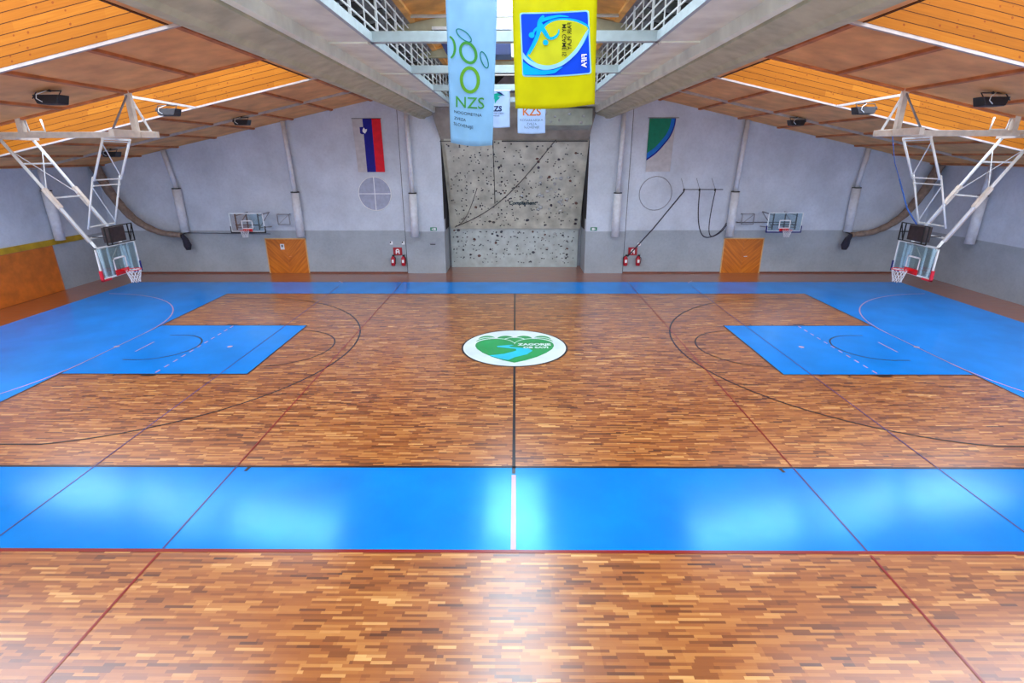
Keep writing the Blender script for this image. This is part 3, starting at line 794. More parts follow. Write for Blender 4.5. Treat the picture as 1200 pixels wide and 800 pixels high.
for x, s, lab in ((-6.62, -1, 'red sign with a white hydrant symbol left of the climbing wall'), (6.62, 1, 'red sign with a white hydrant symbol right of the climbing wall')):
    t = thing('hydrant_sign', (x, YB, 1.1), lab, 'sign')
    MB().box(x-.25, x+.25, YB-.06, YB, 1.02, 1.46).build('plate', 'redbox', t, bevel=.01)
    m = MB()
    m.prism([(x-.11, YB-.066, 1.1), (x-.11, YB-.066, 1.3), (x-.05, YB-.066, 1.38), (x+.05, YB-.066, 1.38), (x+.11, YB-.066, 1.3), (x+.11, YB-.066, 1.1), (x+.05, YB-.066, 1.1), (x+.05, YB-.066, 1.19), (x-.05, YB-.066, 1.19), (x-.05, YB-.066, 1.1)], (0, .006, 0))
    m.build('symbol', 'white', t)
    MB().box(x-.045, x+.045, YB-.07, YB-.066, 1.25, 1.31).build('symbol_window', 'redbox', t)
for x, lab in ((-6.95, 'small square sign above the left red sign, farther from the joint'), (-6.28, 'small square sign above the left red sign, nearer the joint')):
    t = thing('small_sign', (x, YB, 1.6), lab, 'sign')
    MB().box(x-.08, x+.08, YB-.02, YB, 1.62, 1.8).build('plate', 'white', t)
    MB().box(x-.075, x-.01, YB-.024, YB-.02, 1.7, 1.79).build('printed_mark', 'black', t)
t = thing('alarm_button', (6.95, YB, 1.6), 'small round white and red device above the right red sign', 'alarm')
MB().tube([(6.95, YB, 1.62), (6.95, YB-.05, 1.62)], .09, 16).build('housing', 'white', t)
MB().tube([(6.95, YB-.05, 1.62), (6.95, YB-.06, 1.62)], .04, 12).build('button', 'rim', t)
for x, lab in ((-4.52, 'green and white exit sign left of the climbing wall'), (4.36, 'green and white exit sign right of the climbing wall')):
    t = thing('exit_sign', (x, YB-.1, 2.45), lab, 'sign')
    MB().box(x-.18, x+.18, YB-.13, YB-.1, 2.4, 2.58).build('plate', 'green_sign', t)
    k = 1 if x < 0 else -1
    m = MB().box(x+k*.06-.05, x+k*.06+.07, YB-.136, YB-.13, 2.43, 2.55)
    m.prism([(x-k*.12, YB-.136, 2.49), (x-k*.02, YB-.136, 2.55), (x-k*.02, YB-.136, 2.43)], (0, .006, 0)).build('symbol', 'white', t)
t = thing('wall_plate', (-4.6, YB-.1, 1.7), 'small grey vent with dark slots on the pier left of climbing wall', 'vent')
MB().box(-4.76, -4.44, YB-.12, YB-.1, 1.62, 1.72).build('plate', 'greyduct', t)
MB().box(-4.74, -4.46, YB-.126, YB-.12, 1.62, 1.66).build('slot', 'black', t)
t = thing('cable_box', (-4.0, YB, 1.9), 'small green and grey box at the left edge of the climbing niche', 'box')
MB().box(-3.93, -3.72, 13.3, 13.5, 1.75, 2.0).build('housing', 'ochre', t); t['label'] = 'small yellow box on the left cheek of the climbing niche'; t.location = (-3.85, 13.4, 1.75)
for c in t.children: c.location = (0, 0, 0)

# ================================================================ ROPE BRACKET (right wall)
t = thing('rope_bracket', (9.9, 11.9, 4.6), 'dark steel rail with three hooks holding ropes right of the round panel', 'rope bracket')
MB().tube([(8.9, 11.5, 4.62), (10.95, 11.5, 4.62)], .02, 8).build('rail', 'dark', t)
for x in (8.9, 9.72, 10.54):
    MB().tube([(x, 11.5, 4.62), (x+.28, YB, 4.62)], .018, 6).tube([(x, 11.5, 4.64), (x+.05, YB, 5.15)], .008, 6).build('arm', 'dark', t)
    MB().tube([(x, 11.5, 4.66), (x, 11.5, 4.54)], .045, 8).build('hook', 'black', t)
def sag(a, b, c, n=16):
    a, b, c = Vector(a), Vector(b), Vector(c); return [a*(1-k/n)**2+b*2*(k/n)*(1-k/n)+c*(k/n)**2 for k in range(n+1)]
tag(MB().tube([(8.9, 11.45, 4.54), (7.5, 11.7, 2.55), (6.3, 12.0, 1.0)], .032, 8).build('climbing_rope', 'rope'), 'dark rope pulled diagonally down to the right red sign', 'rope', None)
p1 = sag((9.72, 11.45, 4.54), (9.75, 11.5, 1.9), (10.6, 11.6, 2.12)) + sag((10.6, 11.6, 2.12), (11.2, 11.7, 2.2), (11.5, 11.8, 2.75), 8)[1:]
tag(MB().tube(p1, .028, 8).build('climbing_rope', 'rope'), 'dark rope from the middle hook sagging in a wide loop', 'rope')
p1 = sag((10.54, 11.45, 4.54), (10.3, 11.55, 2.1), (10.75, 11.64, 2.16)) + sag((10.75, 11.64, 2.16), (11.2, 11.74, 2.3), (11.5, 11.84, 2.85), 8)[1:]
tag(MB().tube(p1, .024, 8).build('climbing_rope', 'rope'), 'dark rope from the end hook hanging straight beside the wide loop', 'rope')

# ================================================================ SIDE NET BUNDLES
def bez(P, n=28):
    P = [Vector(p) for p in P]; out = []
    for k in range(n+1):
        u = k/n; seg_ = min(int(u*(len(P)-1)), len(P)-2); f = u*(len(P)-1)-seg_
        p0 = P[max(seg_-1, 0)]; p1 = P[seg_]; p2 = P[seg_+1]; p3 = P[min(seg_+2, len(P)-1)]
        out.append(.5*((2*p1)+(p2-p0)*f+(2*p0-5*p1+4*p2-p3)*f*f+(3*p1-p0-3*p2+p3)*f**3))
    return out
for s, side in ((-1, 'left'), (1, 'right')):
    t = thing('gathered_net', (s*18.1, 11.9, 1.4), 'brown gathered safety net sagging from the roof to the %s end of the back wall' % side, 'net')
    pts = bez([(s*22.25, 11.8, 5.95), (s*21.7, 11.75, 4.5), (s*20.8, 11.75, 3.15), (s*19.6, 11.75, 2.42), (s*18.35, 11.75, 2.22)])
    rr = [.25-.12*(k/28)+.012*math.sin(k*2.1) for k in range(29)]
    MB().tube(pts, rr, 12).build('bundle', 'netbundle', t)
    MB().tube([(s*18.35, 11.75, 2.25), (s*18.2, 11.75, 2.0), (s*18.12, 11.75, 1.65), (s*18.12, 11.75, 1.42)], [.1, .15, .2, .12], 12).build('tassel', 'rope', t)
    MB().tube([(s*18.35, 11.75, 2.25), (s*18.35, YB, 2.3)], .03, 6).build('wall_hook', 'dark', t)
tag(MB().tube([(-18.3, 12.1, 2.3), (-15.3, 12.1, 2.26), (-13.6, 12.1, 2.24)], .018, 6).box(-18.3, -18.26, 12.1, YB, 2.28, 2.32).build('wall_cable', 'rope'), 'thin dark cable along the wall behind the left small hoop', 'cable')
tag(MB().tube([(12.2, 12.1, 2.85), (15.4, 12.1, 2.86)], .02, 6).box(12.2, 12.24, 12.1, YB, 2.83, 2.87).build('wall_cable', 'rope'), 'thin dark cable from the downpipe to the right small hoop', 'cable')

# ================================================================ HOOPS
def net_mb(c, r, h, r2, n=12):
    mb = MB()
    for k in range(n):
        for d in (-1, 1):
            pts = []
            for j in range(7):
                f = j/6; R = r+(r2-r)*min(1, f*1.15); t_ = 2*math.pi*(k+d*f*2.0)/n
                pts.append((c[0]+R*math.cos(t_), c[1]+R*math.sin(t_), c[2]-h*f))
            mb.tube(pts, .0075, 4, caps=False)
    return mb
def small_hoop(s, label, pad):
    # board faces the hall (towards -y)
    xc = s*14.17; by = 10.85; z0 = 2.52; z1 = 3.5; w = .9
    t = thing('wall_basketball_hoop', (xc, YB, 2.5), label, 'basketball hoop')
    m = MB(); fr = .045
    m.box(xc-w, xc+w, by, by+.04, z1-fr, z1).box(xc-w, xc+w, by, by+.04, z0, z0+fr).box(xc-w, xc-w+fr, by, by+.04, z0, z1).box(xc+w-fr, xc+w, by, by+.04, z0, z1)
    bf = m.build('backboard', 'white_metal', t)
    MB().box(xc-w+fr, xc+w-fr, by+.01, by+.025, z0+fr, z1-fr).build('glass', 'glass', bf)
    q = .3
    MB().box(xc-q, xc+q, by-.006, by, z0+.55, z0+.6).box(xc-q, xc+q, by-.006, by, z0+.15, z0+.2).box(xc-q, xc-q+.05, by-.006, by, z0+.15, z0+.6).box(xc+q-.05, xc+q, by-.006, by, z0+.15, z0+.6).build('target_square', 'white', bf)
    MB().box(xc-w-.03, xc+w+.03, by-.02, by+.06, z0-.06, z0+.01).box(xc-w-.03, xc-w+.02, by-.02, by+.06, z0-.06, z0+.3).box(xc+w-.02, xc+w+.03, by-.02, by+.06, z0-.06, z0+.3).build('edge_padding', pad, bf, bevel=.01)
    m = MB(); rc = (xc, by-.38, z0+.13); m.ring(rc, .225, .011, 28, 'z'); m.box(xc-.1, xc+.1, by-.16, by-.005, z0+.08, z0+.15).box(xc-.24, xc+.24, by-.02, by-.002, z0+.02, z0+.16)
    ri = m.build('rim', 'rim', t); net_mb(rc, .22, .36, .13).build('net', 'net', ri)
    m = MB()
    for x in (-.6, 0, .6):
        m.bar((xc+x, by+.06, z0+.1), (xc+x, by+.06, z1-.05), .05)
    m.bar((xc-.65, by+.07, z0+.35), (xc+.65, by+.07, z0+.35), .05)
    m.build('board_support', 'dark', t)
    for x in (-.6, .6):
        m = MB(); m.bar((xc+x, by+.08, z0+.2), (xc+x, YB, z0+.1), .05).bar((xc+x, by+.08, z1-.15), (xc+x, YB, z1-.1), .05).bar((xc+x, by+.08, z0+.2), (xc+x, YB, z1-.1), .03)
        m.build('folding_arm', 'greyduct', t)
    m = MB(); a = xc-s*1.1; a2 = xc-s*1.75
    lo, hi = sorted((a, a2))
    m.bar((lo, 12.1, 3.3), (hi, 12.1, 3.3), .04).bar((lo, 12.1, 2.75), (hi, 12.1, 2.75), .04).bar((lo, 12.1, 2.75), (lo, 12.1, 3.3), .04).bar((hi, 12.1, 2.75), (hi, 12.1, 3.3), .04).bar((lo, 12.1, 2.75), (hi, 12.1, 3.3), .02)
    m.bar((lo, 12.1, 3.3), (lo, YB, 3.3), .04).bar((hi, 12.1, 3.3), (hi, YB, 3.3), .04)
    m.build('wall_frame', 'greyduct', t)
small_hoop(-1, 'small wall hoop with black padding left above the left wooden door', 'black')
small_hoop(1, 'small wall hoop with navy padding right above the right wooden door', 'navypad')

def ceiling_hoop(s, label):
    def V(x, y, z): return Vector((-s*x, y, z))      # written for the left one (x negative)
    t = thing('ceiling_basketball_hoop', (s*13.2, 0, 2.6), label, 'basketball hoop')
    # main beam
    mb = MB().bar(V(-10.95, 0, 6.93), V(-18.6, 0, 6.93), .14, .17); mb.build('main_beam', 'cream_metal', t, bevel=.01)
    mb = MB().bar(V(-11.62, -1.05, 6.95), V(-11.45, .55, 6.95), .16, .2)
    mb.build('hinge_beam', 'cream_metal', t, bevel=.01)
    MB().bar(V(-15.35, -.75, 6.84), V(-15.35, .75, 6.84), .1).build('rear_axle', 'cream_metal', t)
    MB().bar(V(-12.27, -.6, 6.8), V(-12.27, .6, 6.8), .06).build('front_axle', 'white_metal', t)
    # posts to the ceiling
    MB().bar(V(-11.6, 0, 6.9), V(-11.6, 0, rz(11.6)+.02), .15, .15, up=(0, 1, 0)).build('ceiling_post', 'cream_metal', t)
    MB().bar(V(-15.1, 0, 6.9), V(-15.1, 0, rz(15.1)+.02), .16, .16, up=(0, 1, 0)).build('ceiling_post', 'cream_metal', t)
    MB().bar(V(-11.6, 0, rz(11.6)-.05), V(-11.46, .5, 7.0), .05).build('brace', 'white_metal', t)
    MB().bar(V(-11.6, 0, rz(11.6)-.05), V(-11.62, -1.0, 7.0), .04).build('brace', 'greyduct', t)
    MB().bar(V(-11.5, .5, 6.98), V(-11.0, 0, 6.98), .05).build('brace', 'white_metal', t)
    MB().tube([V(-14.95, 0, 7.35), V(-14.9, 0, 7.03), V(-14.45, .05, 7.03), V(-14.7, .3, 7.38)], .03, 6).build('brace', 'white_metal', t)
    MB().bar(V(-12.0, .78, 8.06), V(-12.0, 4.15, 8.03), .07).build('stay_rod', 'white_metal', t)
    MB().box(*sorted((-s*-11.75, -s*-11.5)), -.62, -.5, 6.9, 7.02).build('hinge_block', 'black', t)
    # rear mast (long, to the board)
    P0 = {y: V(-15.35, y, 6.8) for y in (-.58, .58)}
    P1 = {y: V(-13.45, y, 3.75) for y in (-.58, .58)}
    for y in (-.58, .58):
        MB().tube([P0[y], P1[y]], .045, 8).tube([P1[y], V(-13.3, y*.95, 3.45), V(-13.26, y*.95, 2.75)], .045, 8).build('mast_leg', 'white_metal', t)
        a = P0[y].lerp(P1[y], .47); b = P0[y].lerp(P1[y], .66)
        MB().bar(a, b, .13, .1).build('sleeve', 'cream_metal', t)
        a = P0[y].lerp(P1[y], .62); b = P0[y].lerp(P1[y], .97); off = V(0, 0, 0)-V(0, 0, .11)
        MB().bar(a+off, b+off, .04, .05).build('slide_bar', 'grey_trim', t)
    for f in (.23, .56, .97):
        MB().bar(P0[-.58].lerp(P1[-.58], f), P0[.58].lerp(P1[.58], f), .045).build('rung', 'white_metal', t)
    MB().bar(P0[-.58].lerp(P1[-.58], .1), P0[.58].lerp(P1[.58], .55), .022).bar(P0[.58].lerp(P1[.58], .1), P0[-.58].lerp(P1[-.58], .5), .022).build('cross_brace', 'white_metal', t)
    # front strut ladder
    Q0 = {y: V(-12.27, y, 6.78) for y in (-.58, .58)}
    Q1 = {y: V(-12.85, y, 5.6) for y in (-.58, .58)}
    Q2 = {y: V(-13.42, y, 4.15) for y in (-.58, .58)}
    for y in (-.58, .58):
        MB().tube([Q0[y], Q1[y]], .035, 8).build('strut', 'white_metal', t)
        MB().tube([Q1[y]+V(0, 0, .12), Q2[y]], .028, 8).build('strut', 'white_metal', t)
    for A, B, f in ((Q0, Q1, .04), (Q0, Q1, .98), (Q1, Q2, .1), (Q1, Q2, .96)):
        MB().bar(A[-.58].lerp(B[-.58], f), A[.58].lerp(B[.58], f), .035).build('rung', 'white_metal', t)
    MB().bar(Q0[-.58].lerp(Q1[-.58], .08), Q0[.58].lerp(Q1[.58], .95), .022).bar(Q1[-.58].lerp(Q2[-.58], .15), Q1[.58].lerp(Q2[.58], .93), .022).build('cross_brace', 'white_metal', t)
    # shot clock
    def bx(x0, x1, y0, y1, z0, z1, m=None):
        a, b = sorted((-s*x0, -s*x1)); return (m or MB()).box(a, b, y0, y1, z0, z1)
    # (x given negative for the left side)
    m = bx(-13.2, -12.98, -.36, .36, 3.68, 4.16); sc_ = m.build('shot_clock', 'brownscreen', t, bevel=.01)
    m = MB()
    x = -12.9
    for z in (3.64, 4.2): m.bar(V(x, -.62, z), V(x, .62, z), .03)
    for y in (-.62, -.42, .42, .62): m.bar(V(x, y, 3.64), V(x, y, 4.2), .03)
    m.bar(V(x, .45, 3.7), V(x, .6, 4.15), .02)
    for y in (-.62, .62): m.bar(V(x, y, 3.9), V(-13.35, y*.94, 3.9), .03)
    m.build('clock_cage', 'black', sc_)
    # backboard
    X = -13.12; z0, z1 = 2.58, 3.6; fr = .05
    m = MB()
    bx(X-.04, X, -.9, .9, z1-fr, z1, m); bx(X-.04, X, -.9, .9, z0, z0+fr, m); bx(X-.04, X, -.9, -.9+fr, z0, z1, m); bx(X-.04, X, .9-fr, .9, z0, z1, m)
    bf = m.build('backboard', 'white_metal', t)
    bx(X-.03, X-.015, -.9+fr, .9-fr, z0+fr, z1-fr).build('glass', 'glass', bf)
    m = MB(); q = .295
    bx(X, X+.006, -q, q, z0+.55, z0+.6, m); bx(X, X+.006, -q, q, z0+.15, z0+.2, m); bx(X, X+.006, -q, -q+.05, z0+.15, z0+.6, m); bx(X, X+.006, q-.05, q, z0+.15, z0+.6, m)
    m.build('target_square', 'white', bf)
    for y in (-.6, -.3, .32, .62):
        MB().bar(V(X-.09, y, z0+.03), V(X-.09, y, z1-.03), .05, .05, up=(0, 1, 0)).build('board_support', 'white_metal', t)
    MB().bar(V(X-.12, -.3, z0+.4), V(X-.1, .3, z1), .03).bar(V(X-.12, -.62, z1-.1), V(X-.12, .62, z1-.1), .05).build('board_support', 'grey_trim', t)
    for sy in (-1, 1):
        m = MB(); a, b = sorted((sy*.93, sy*.55)); bx(X-.06, X+.03, a, b, z0-.05, z0+.01, m)
        a, b = sorted((sy*.93, sy*.87)); bx(X-.06, X+.03, a, b, z0-.05, z0+.3, m)
        m.build('corner_padding', 'redpad' if sy < 0 else 'navypad', bf, bevel=.01)
    rc = V(X+.38, 0, z0+.17)
    m = MB().ring(rc, .225, .014, 28, 'z'); bx(X, X+.16, -.1, .1, z0+.12, z0+.19, m); bx(X, X+.02, -.3, .3, z0+.02, z0+.2, m)
    ri = m.build('rim', 'rim', t); net_mb(rc, .22, .42, .13).build('net', 'net', ri)
    return t
ceiling_hoop(-1, 'roof-hung basketball hoop with white lattice masts over the left blue key')
ceiling_hoop(1, 'roof-hung basketball hoop with white lattice masts over the right blue key')
tag(MB().tube([(11.72, 0.3, 6.85), (11.9, .2, 6.1), (12.1, .1, 5.6)], .012, 6).tube([(12.1, .1, 5.6), (12.5, 0, 4.7), (12.85, -.1, 4.22)], .022, 6).build('hanging_rope', 'bluerope'), 'blue rope hanging down to the right shot clock', 'rope')

# ================================================================ FLOODLIGHTS
def lamp(x, y, label, z=None, yaw=0, sc=1):
    zt = rz(x) if z is None else z
    t = thing('floodlight', (x, y, zt-.32), label, 'floodlight')
    s = 1 if x > 0 else -1
    zc = zt-.24
    m = MB(); w, d = .36*sc, .2*sc
    m.hexa([(x-w*.75, y-d, zc-.12), (x+w*.75, y-d, zc-.12), (x+w*.75, y+d, zc-.12), (x-w*.75, y+d, zc-.12), (x-w, y-d*.9, zc+.1), (x+w, y-d*.9, zc+.1), (x+w, y+d*.9, zc+.1), (x-w, y+d*.9, zc+.1)])
    m.build('lamp_housing', 'dark', t, bevel=.015)
    MB().poly([(x-w*.7, y-d*.9, zc-.123), (x+w*.7, y-d*.9, zc-.123), (x+w*.7, y+d*.9, zc-.123), (x-w*.7, y+d*.9, zc-.123)]).prism([(x-w*.7, y-d*.9, zc-.13), (x+w*.7, y-d*.9, zc-.13), (x+w*.7, y+d*.9, zc-.13), (x-w*.7, y+d*.9, zc-.13)], (0, 0, .008)).build('lamp_glass', 'brownscreen', t)
    m = MB().tube([(x-w*.9, y-d-.02, zc), (x-w*.9, y-.02, zc+.2), (x+w*.9, y-.02, zc+.2), (x+w*.9, y-d-.02, zc)], .015, 6).bar((x, y, zc+.18), (x, y, zt), .04)
    m.build('bracket', 'dark', t)
    MB().tube([(x-.1, y-d-.01, zc-.08), (x-.22, y-d-.03, zc), (x-.2, y-d-.02, zc+.1), (x, y-.1, zc+.2)], .012, 6).build('supply_cable', 'white_metal', t)
lamp(-12.35, -1.95, 'dark floodlight on the left brown ceiling bay nearest the viewer')
lamp(-12.0, 2.5, 'dark floodlight hanging under the white stay rod of the left hoop', z=8.0)
lamp(-12.3, 8.25, 'dark floodlight on the left ceiling near the back wall')
lamp(-18.6, 8.3, 'dark floodlight on the left ceiling low above the hoop mast')
lamp(12.75, -1.75, 'dark floodlight on the right brown ceiling bay nearest the viewer')
lamp(12.0, 2.5, 'dark floodlight hanging under the white stay rod of the right hoop', z=8.0)
lamp(12.6, 8.25, 'dark floodlight on the right ceiling near the back wall')

# ================================================================ BANNERS
def banner(name, quad, y, mat, label, amp=.02, waves=3.0, nx=18, nz=28, skew=0):
    """quad: photo-measured corner coordinates (xTL,zTL),(xTR,zTR),(xBR,zBR),(xBL,zBL)"""
    (a, za), (b, zb), (c, zc), (d, zd) = quad
    def F(u, v, off=0):          # u 0..1 left to right, v 0..1 top to bottom
        x = (a*(1-u)+b*u)*(1-v)+(d*(1-u)+c*u)*v
        z = (za*(1-u)+zb*u)*(1-v)+(zd*(1-u)+zc*u)*v
        yy = y+amp*math.sin(u*waves*2*math.pi+v*1.5)*(.25+.75*v)-off
        z -= .03*v*math.sin(u*math.pi)
        return Vector((x, yy, z))
    t = thing(name, (( a+b)/2, y, min(zc, zd)), label, 'banner')
    m = MB()
    for i in range(nx):
        for j in range(nz):
            q = [F(i/nx, j/nz), F(i/nx, (j+1)/nz), F((i+1)/nx, (j+1)/nz), F((i+1)/nx, j/nz)]
            m.poly(q, True)
    o = m.build('cloth', mat, t, recalc=False)
    import bmesh
    bm = bmesh.new(); bm.from_mesh(o.data); bmesh.ops.remove_doubles(bm, verts=bm.verts, dist=1e-4); bm.to_mesh(o.data); bm.free()
    so = o.modifiers.new('thickness', 'SOLIDIFY'); so.thickness = .003
    xl, xr = sorted((a, b))
    MB().tube([(xl-.04, y, max(za, zb)+.0), (xr+.04, y, max(za, zb)+.0)], .02, 8).build('top_rod', 'white_metal', t)
    return o, F
YBN = -8.85
def q4(pts, y): return [(at(u, v, 1, y).x, at(u, v, 1, y).z) for u, v in pts]
# long NZS banner; cloth reaches the cross beam above the picture
tl = at(522, -3, 1, YBN); tr = at(583, -3, 1, YBN); br = at(577, 170, 1, YBN); bl = at(528, 167, 1, YBN)
ztop = 8.9
def up(p, q): k = (ztop-p.z)/(p.z-q.z); return (p.x+(p.x-q.x)*k, ztop)
quad = [up(tl, bl), up(tr, br), (br.x, br.z), (bl.x, bl.z)]
t, F = banner('long_banner', quad, YBN, 'b_white', 'long pale blue banner with green rings and the letters NZS', .03, 1.4)
def inv(quad, u, v, y):
    """photo position -> banner parameters (approximate bilinear inverse)"""
    p = at(u, v, 1, y); (a, za), (b, zb), (c, zc), (d, zd) = quad
    vv = (ztop_of(quad)-p.z)/(ztop_of(quad)-(zc+zd)/2)
    xl = a*(1-vv)+d*vv; xr = b*(1-vv)+c*vv
    return (p.x-xl)/(xr-xl), vv
def ztop_of(q): return (q[0][1]+q[1][1])/2
def G(px, py, off=.012): uu, vv = inv(quad, px, py, YBN); return F(uu, vv, off)
def ringpx(G, cx, cy, rx, ry, rot, w, n=40):
    m = MB(); r = math.radians(rot)
    for k in range(n):
        ps = []
        for a, f in ((k, 1), (k+1, 1), (k+1, 0), (k, 0)):
            t_ = 2*math.pi*a/n; R1 = rx-(0 if f else w); R2 = ry-(0 if f else w)
            x = R1*math.cos(t_); y = R2*math.sin(t_)
            ps.append(G(cx+x*math.cos(r)-y*math.sin(r), cy+x*math.sin(r)+y*math.cos(r)))
        m.poly(ps)
    return m
ringpx(G, 550.7, 92.3, 11.8, 15.8, 0, 3.8).build('printed_ring', 'p_green2', t, recalc=False)
ringpx(G, 548.8, 61, 10.2, 13.6, -24, 3.3).build('printed_ring', 'p_green', t, recalc=False)
ringpx(G, 543.7, 41, 5.0, 11.4, -52, 1.3).build('printed_ring', 'p_teal', t, recalc=False)
ringpx(G, 567.5, 68.6, 4.2, 10.6, -20, 1.3).build('printed_ring', 'p_teal', t, recalc=False)
m = MB()
for k in range(20):   # ring cut by the left hem
    t0 = math.radians(-80+150*k/20); t1 = math.radians(-80+150*(k+1)/20)
    m.poly([G(525.5+9*math.cos(t0), 56+14*math.sin(t0)), G(525.5+9*math.cos(t1), 56+14*math.sin(t1)), G(525.5+6.2*math.cos(t1), 56+12*math.sin(t1)), G(525.5+6.2*math.cos(t0), 56+12*math.sin(t0))])
m.build('printed_ring', 'p_green', t, recalc=False)
text_mb('NZS', lambda x, y: G(550.5+x, 119.5-y), size=18.5, bold=.1).build('lettering', 'p_green', t)
m = text_mb('NOGOMETNA', lambda x, y: G(532+x, 131-y+x*.06), 'LEFT', 5.0)
text_mb('ZVEZA', lambda x, y: G(532+x, 138.5-y+x*.06), 'LEFT', 4.6, mb=m)
text_mb('SLOVENIJE', lambda x, y: G(531.5+x, 145-y+x*.1), 'LEFT', 5.0, mb=m)
m.build('lettering', 'p_black', t)

# yellow flag
tl = at(600, -3, 1, YBN); tr = at(700, -3, 1, YBN); br = at(697, 122, 1, YBN); bl = at(604, 127, 1, YBN)
ztop = 8.9
quadY = [up(tl, bl), up(tr, br), (br.x, br.z), (bl.x, bl.z)]
t, FYf = banner('yellow_banner', quadY, YBN, 'b_yellow', 'bright yellow banner with a blue emblem printed sideways', .005, 1.2)
def GY(px, py, off=.012):
    p = at(px, py, 1, YBN); (a, za), (b, zb), (c, zc), (d, zd) = quadY
    u_ = .5
    for _ in range(4):
        zt = za*(1-u_)+zb*u_; zb_ = zd*(1-u_)+zc*u_; vv = (zt-p.z)/(zt-zb_)
        xl = a*(1-vv)+d*vv; xr = b*(1-vv)+c*vv; u_ = (p.x-xl)/(xr-xl)
    return FYf(u_, vv, off)
def polyG(G, pts, off): return MB().poly([G(x, y, off) for x, y in pts])
def sub(pts, n=6):
    out = []
    for (x0, y0), (x1, y1) in zip(pts, pts[1:]+pts[:1]):
        for k in range(n): out.append((x0+(x1-x0)*k/n, y0+(y1-y0)*k/n))
    return out
def rr(x0, y0, x1, y1, dx, dy, r):   # slightly skewed rounded rectangle in photo units
    pts = []
    for cx, cy, a in ((x1-r, y0+r, -90), (x1-r, y1-r, 0), (x0+r, y1-r, 90), (x0+r, y0+r, 180)):
        for k in range(6): t_ = math.radians(a+90*k/5); pts.append((cx+r*math.cos(t_), cy+r*math.sin(t_)))
    return [(x+dx*(y-y0)/(y1-y0), y+dy*(x-x0)/(x1-x0)) for x, y in pts]
# emblem, zoom frame (27/110 scale): photo = 590+x*.1625, y*.1625
def z2(P): return [(590+x*.1625, y*.1625) for x, y in P]
polyG(GY, sub(rr(609, 14.6, 690, 89.2, 3.2, -3.0, 3)), .010).build('emblem_border', 'p_sky', t)
polyG(GY, sub(rr(610.5, 16.2, 688.4, 87.5, 3.2, -2.8, 2.5)), .013).build('emblem_field', 'p_blue', t)
# yellow eye shape
eye = smooth([(175, 395), (215, 330), (260, 240), (320, 170), (400, 140), (500, 148), (570, 175), (608, 205), (590, 265), (540, 340), (470, 410), (390, 450), (300, 465), (225, 440), (175, 395)], 6)
eyeb = smooth([(160, 400), (200, 320), (245, 225), (310, 155), (400, 125), (510, 134), (580, 160), (618, 200), (600, 270), (548, 352), (475, 425), (390, 468), (295, 482), (215, 458), (160, 400)], 6)
polyG(GY, z2(eyeb), .016).build('emblem_swoosh', 'p_azure', t)
polyG(GY, z2(eye), .019).build('emblem_eye', 'p_yel', t)
m = MB()
up_ = smooth([(140, 375), (185, 425), (260, 455), (340, 460), (430, 425), (520, 345), (580, 250), (612, 205)], 6)
lo_ = smooth([(140, 420), (190, 460), (270, 492), (350, 488), (440, 452), (535, 370), (592, 275), (614, 215)], 6)
for k in range(len(up_)-1):
    (a, b), (c, d) = z2([up_[k], up_[k+1]]), z2([lo_[k], lo_[k+1]])
    m.poly([GY(*a, .022), GY(*b, .022), GY(*d, .022), GY(*c, .022)])
m.build('emblem_swoosh', 'p_sky', t)
polyG(GY, z2(sub([(138, 440), (200, 478), (270, 498), (350, 495), (430, 470), (370, 515), (300, 528), (142, 536)], 3)), .0215).build('emblem_swoosh', 'p_azure', t)
# stylised runner
m = MB()
def stroke(P, W):
    S = smooth(P, 6); n = len(S)
    for k in range(n-1):
        f0, f1 = k/(n-1), (k+1)/(n-1)
        def wd(f):
            i = f*(len(W)-1); a = int(min(i, len(W)-2)); return W[a]+(W[a+1]-W[a])*(i-a)
        a = Vector(S[k]); b = Vector(S[k+1]); d = (b-a); d = d.normalized() if d.length else Vector((1, 0)); nn = Vector((-d.y, d.x))
        q = [a+nn*wd(f0), b+nn*wd(f1), b-nn*wd(f1), a-nn*wd(f0)]
        m.poly([GY(590+p.x*.1625, p.y*.1625, .026) for p in q])
stroke([(185, 390), (230, 300), (255, 215), (262, 150), (290, 110)], [4, 10, 17, 15, 8])
stroke([(262, 150), (320, 128), (400, 112), (470, 118)], [12, 12, 8, 2])
stroke([(262, 170), (300, 230), (330, 270), (370, 262), (395, 235), (398, 205)], [18, 16, 11, 10, 7, 2])
stroke([(255, 190), (225, 215), (215, 240)], [10, 9, 6])
m.build('emblem_figure', 'p_azure', t)
m = MB()
for cx, cy, r in ((203, 250, 21), (303, 300, 20)): m.poly([GY(590+(cx+r*math.cos(2*math.pi*k/20))*.1625, (cy+r*math.sin(2*math.pi*k/20))*.1625, .029) for k in range(20)])
m.build('emblem_figure', 'p_azure', t)
# mirrored sideways lettering: text x runs down, text y runs left
def side(cx, cy): return lambda x, y: GY(cx-y, cy+x, .03)
m = text_mb('MY GAME IS', side(661.2, 46), size=7.0, bold=.05); text_mb('FAIR PLAY', side(667.3, 41.5), size=7.0, bold=.05, mb=m)
m.build('lettering', 'p_black', t)
text_mb('FIFA', side(684.6, 70.5), size=8.6, bold=.12).build('lettering', 'white', t)['label'] = 'white lettering FIFA'

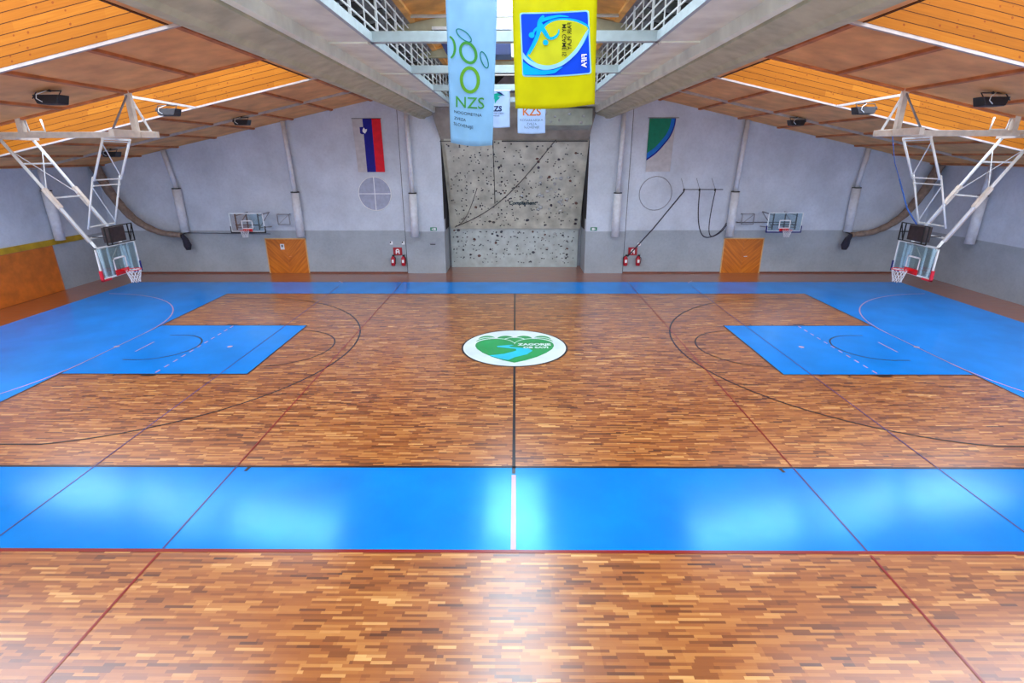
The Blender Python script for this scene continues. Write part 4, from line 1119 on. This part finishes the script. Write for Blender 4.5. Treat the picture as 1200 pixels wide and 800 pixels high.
# small white banners on a farther cross beam
YS = 4.35
def small(u0, u1, v0, v1, label, name):
    a = at(u0, v1, 1, YS); b = at(u1, v1, 1, YS); zt = 8.6
    q = [(a.x, zt), (b.x, zt), (b.x, b.z), (a.x, a.z)]
    t, F2 = banner(name, q, YS, 'b_white2', label, .015, 1.0)
    def g(px, py, off=.015):
        p = at(px, py, 1, YS); return F2((p.x-a.x)/(b.x-a.x), (zt-p.z)/(zt-a.z), off)
    return t, g
t, g = small(562, 597.5, 88, 149, 'small white banner with RZS lettering half behind the long banner', 'small_banner')
text_mb('RZS', lambda x, y: g(581+x, 127.2-y), size=8.4, bold=.25).build('lettering', 'p_navy', t)
m = text_mb('ROKOMETNA ZVEZA', lambda x, y: g(580+x, 132.3-y), size=2.2); text_mb('SLOVENIJE', lambda x, y: g(580+x, 135-y), size=2.4, mb=m); m.build('lettering', 'p_navy', t)
m = MB().poly([g(*p) for p in ((578, 110), (584, 109), (590, 111.5), (583, 112.5), (586, 114.5), (582, 118), (580, 121), (579.5, 116), (576, 113))]); m.build('printed_bird', 'p_cyangreen', t)
m = MB().poly([g(x, y, .018) for x, y in ((581, 107.5), (586, 108), (592, 112.5), (586, 110.5))]); m.build('printed_bird', 'p_navy', t)
t, g = small(606.5, 639, 88, 156, 'small white banner with orange lettering hanging below the yellow banner', 'small_banner')
text_mb('KZS', lambda x, y: g(623+x, 131-y), size=12.5, bold=.25).build('lettering', 'p_orange', t)
m = text_mb('KOŠARKARSKA', lambda x, y: g(622.8+x, 140.4-y), size=3.9); text_mb('ZVEZA', lambda x, y: g(623+x, 144.6-y), size=3.9, mb=m); text_mb('SLOVENIJE', lambda x, y: g(623+x, 148.4-y), size=3.9, mb=m)
m.build('lettering', 'p_grey', t)

# ================================================================ LIGHT
w = bpy.data.worlds.new('world'); SC.world = w; w.use_nodes = True
bg = w.node_tree.nodes['Background']; bg.inputs[0].default_value = (.93, .96, 1.0, 1); bg.inputs[1].default_value = 1.7
SC.view_settings.view_transform = 'Standard'; SC.view_settings.look = 'None'
SC.view_settings.gamma = 1; SC.view_settings.use_curve_mapping = False
SC.view_settings.exposure = 0.0
SC.cycles.max_bounces = 8; SC.cycles.diffuse_bounces = 5; SC.cycles.transparent_max_bounces = 12

GROUPS = dict(downpipe='pale downpipes of the hall', floodlight='dark floodlights under the ceiling', fire_extinguisher='red fire extinguishers on the back wall', climbing_rope='dark climbing ropes',
              gallery_railing='white gallery railings', ceiling_basketball_hoop='roof hung basketball hoops', wall_basketball_hoop='small basketball hoops on the back wall', hydrant_sign='red hydrant signs',
              exit_sign='green exit signs', small_sign='small signs above the left red sign', wall_flag='flags on the back wall', small_banner='small white banners', gathered_net='gathered side nets', round_wall_panel='round panels on the back wall', wall_cable='thin wall cables')
for o in COL.objects:
    if o.parent is None and o.name.split('.')[0] in GROUPS: o['group'] = GROUPS[o.name.split('.')[0]]
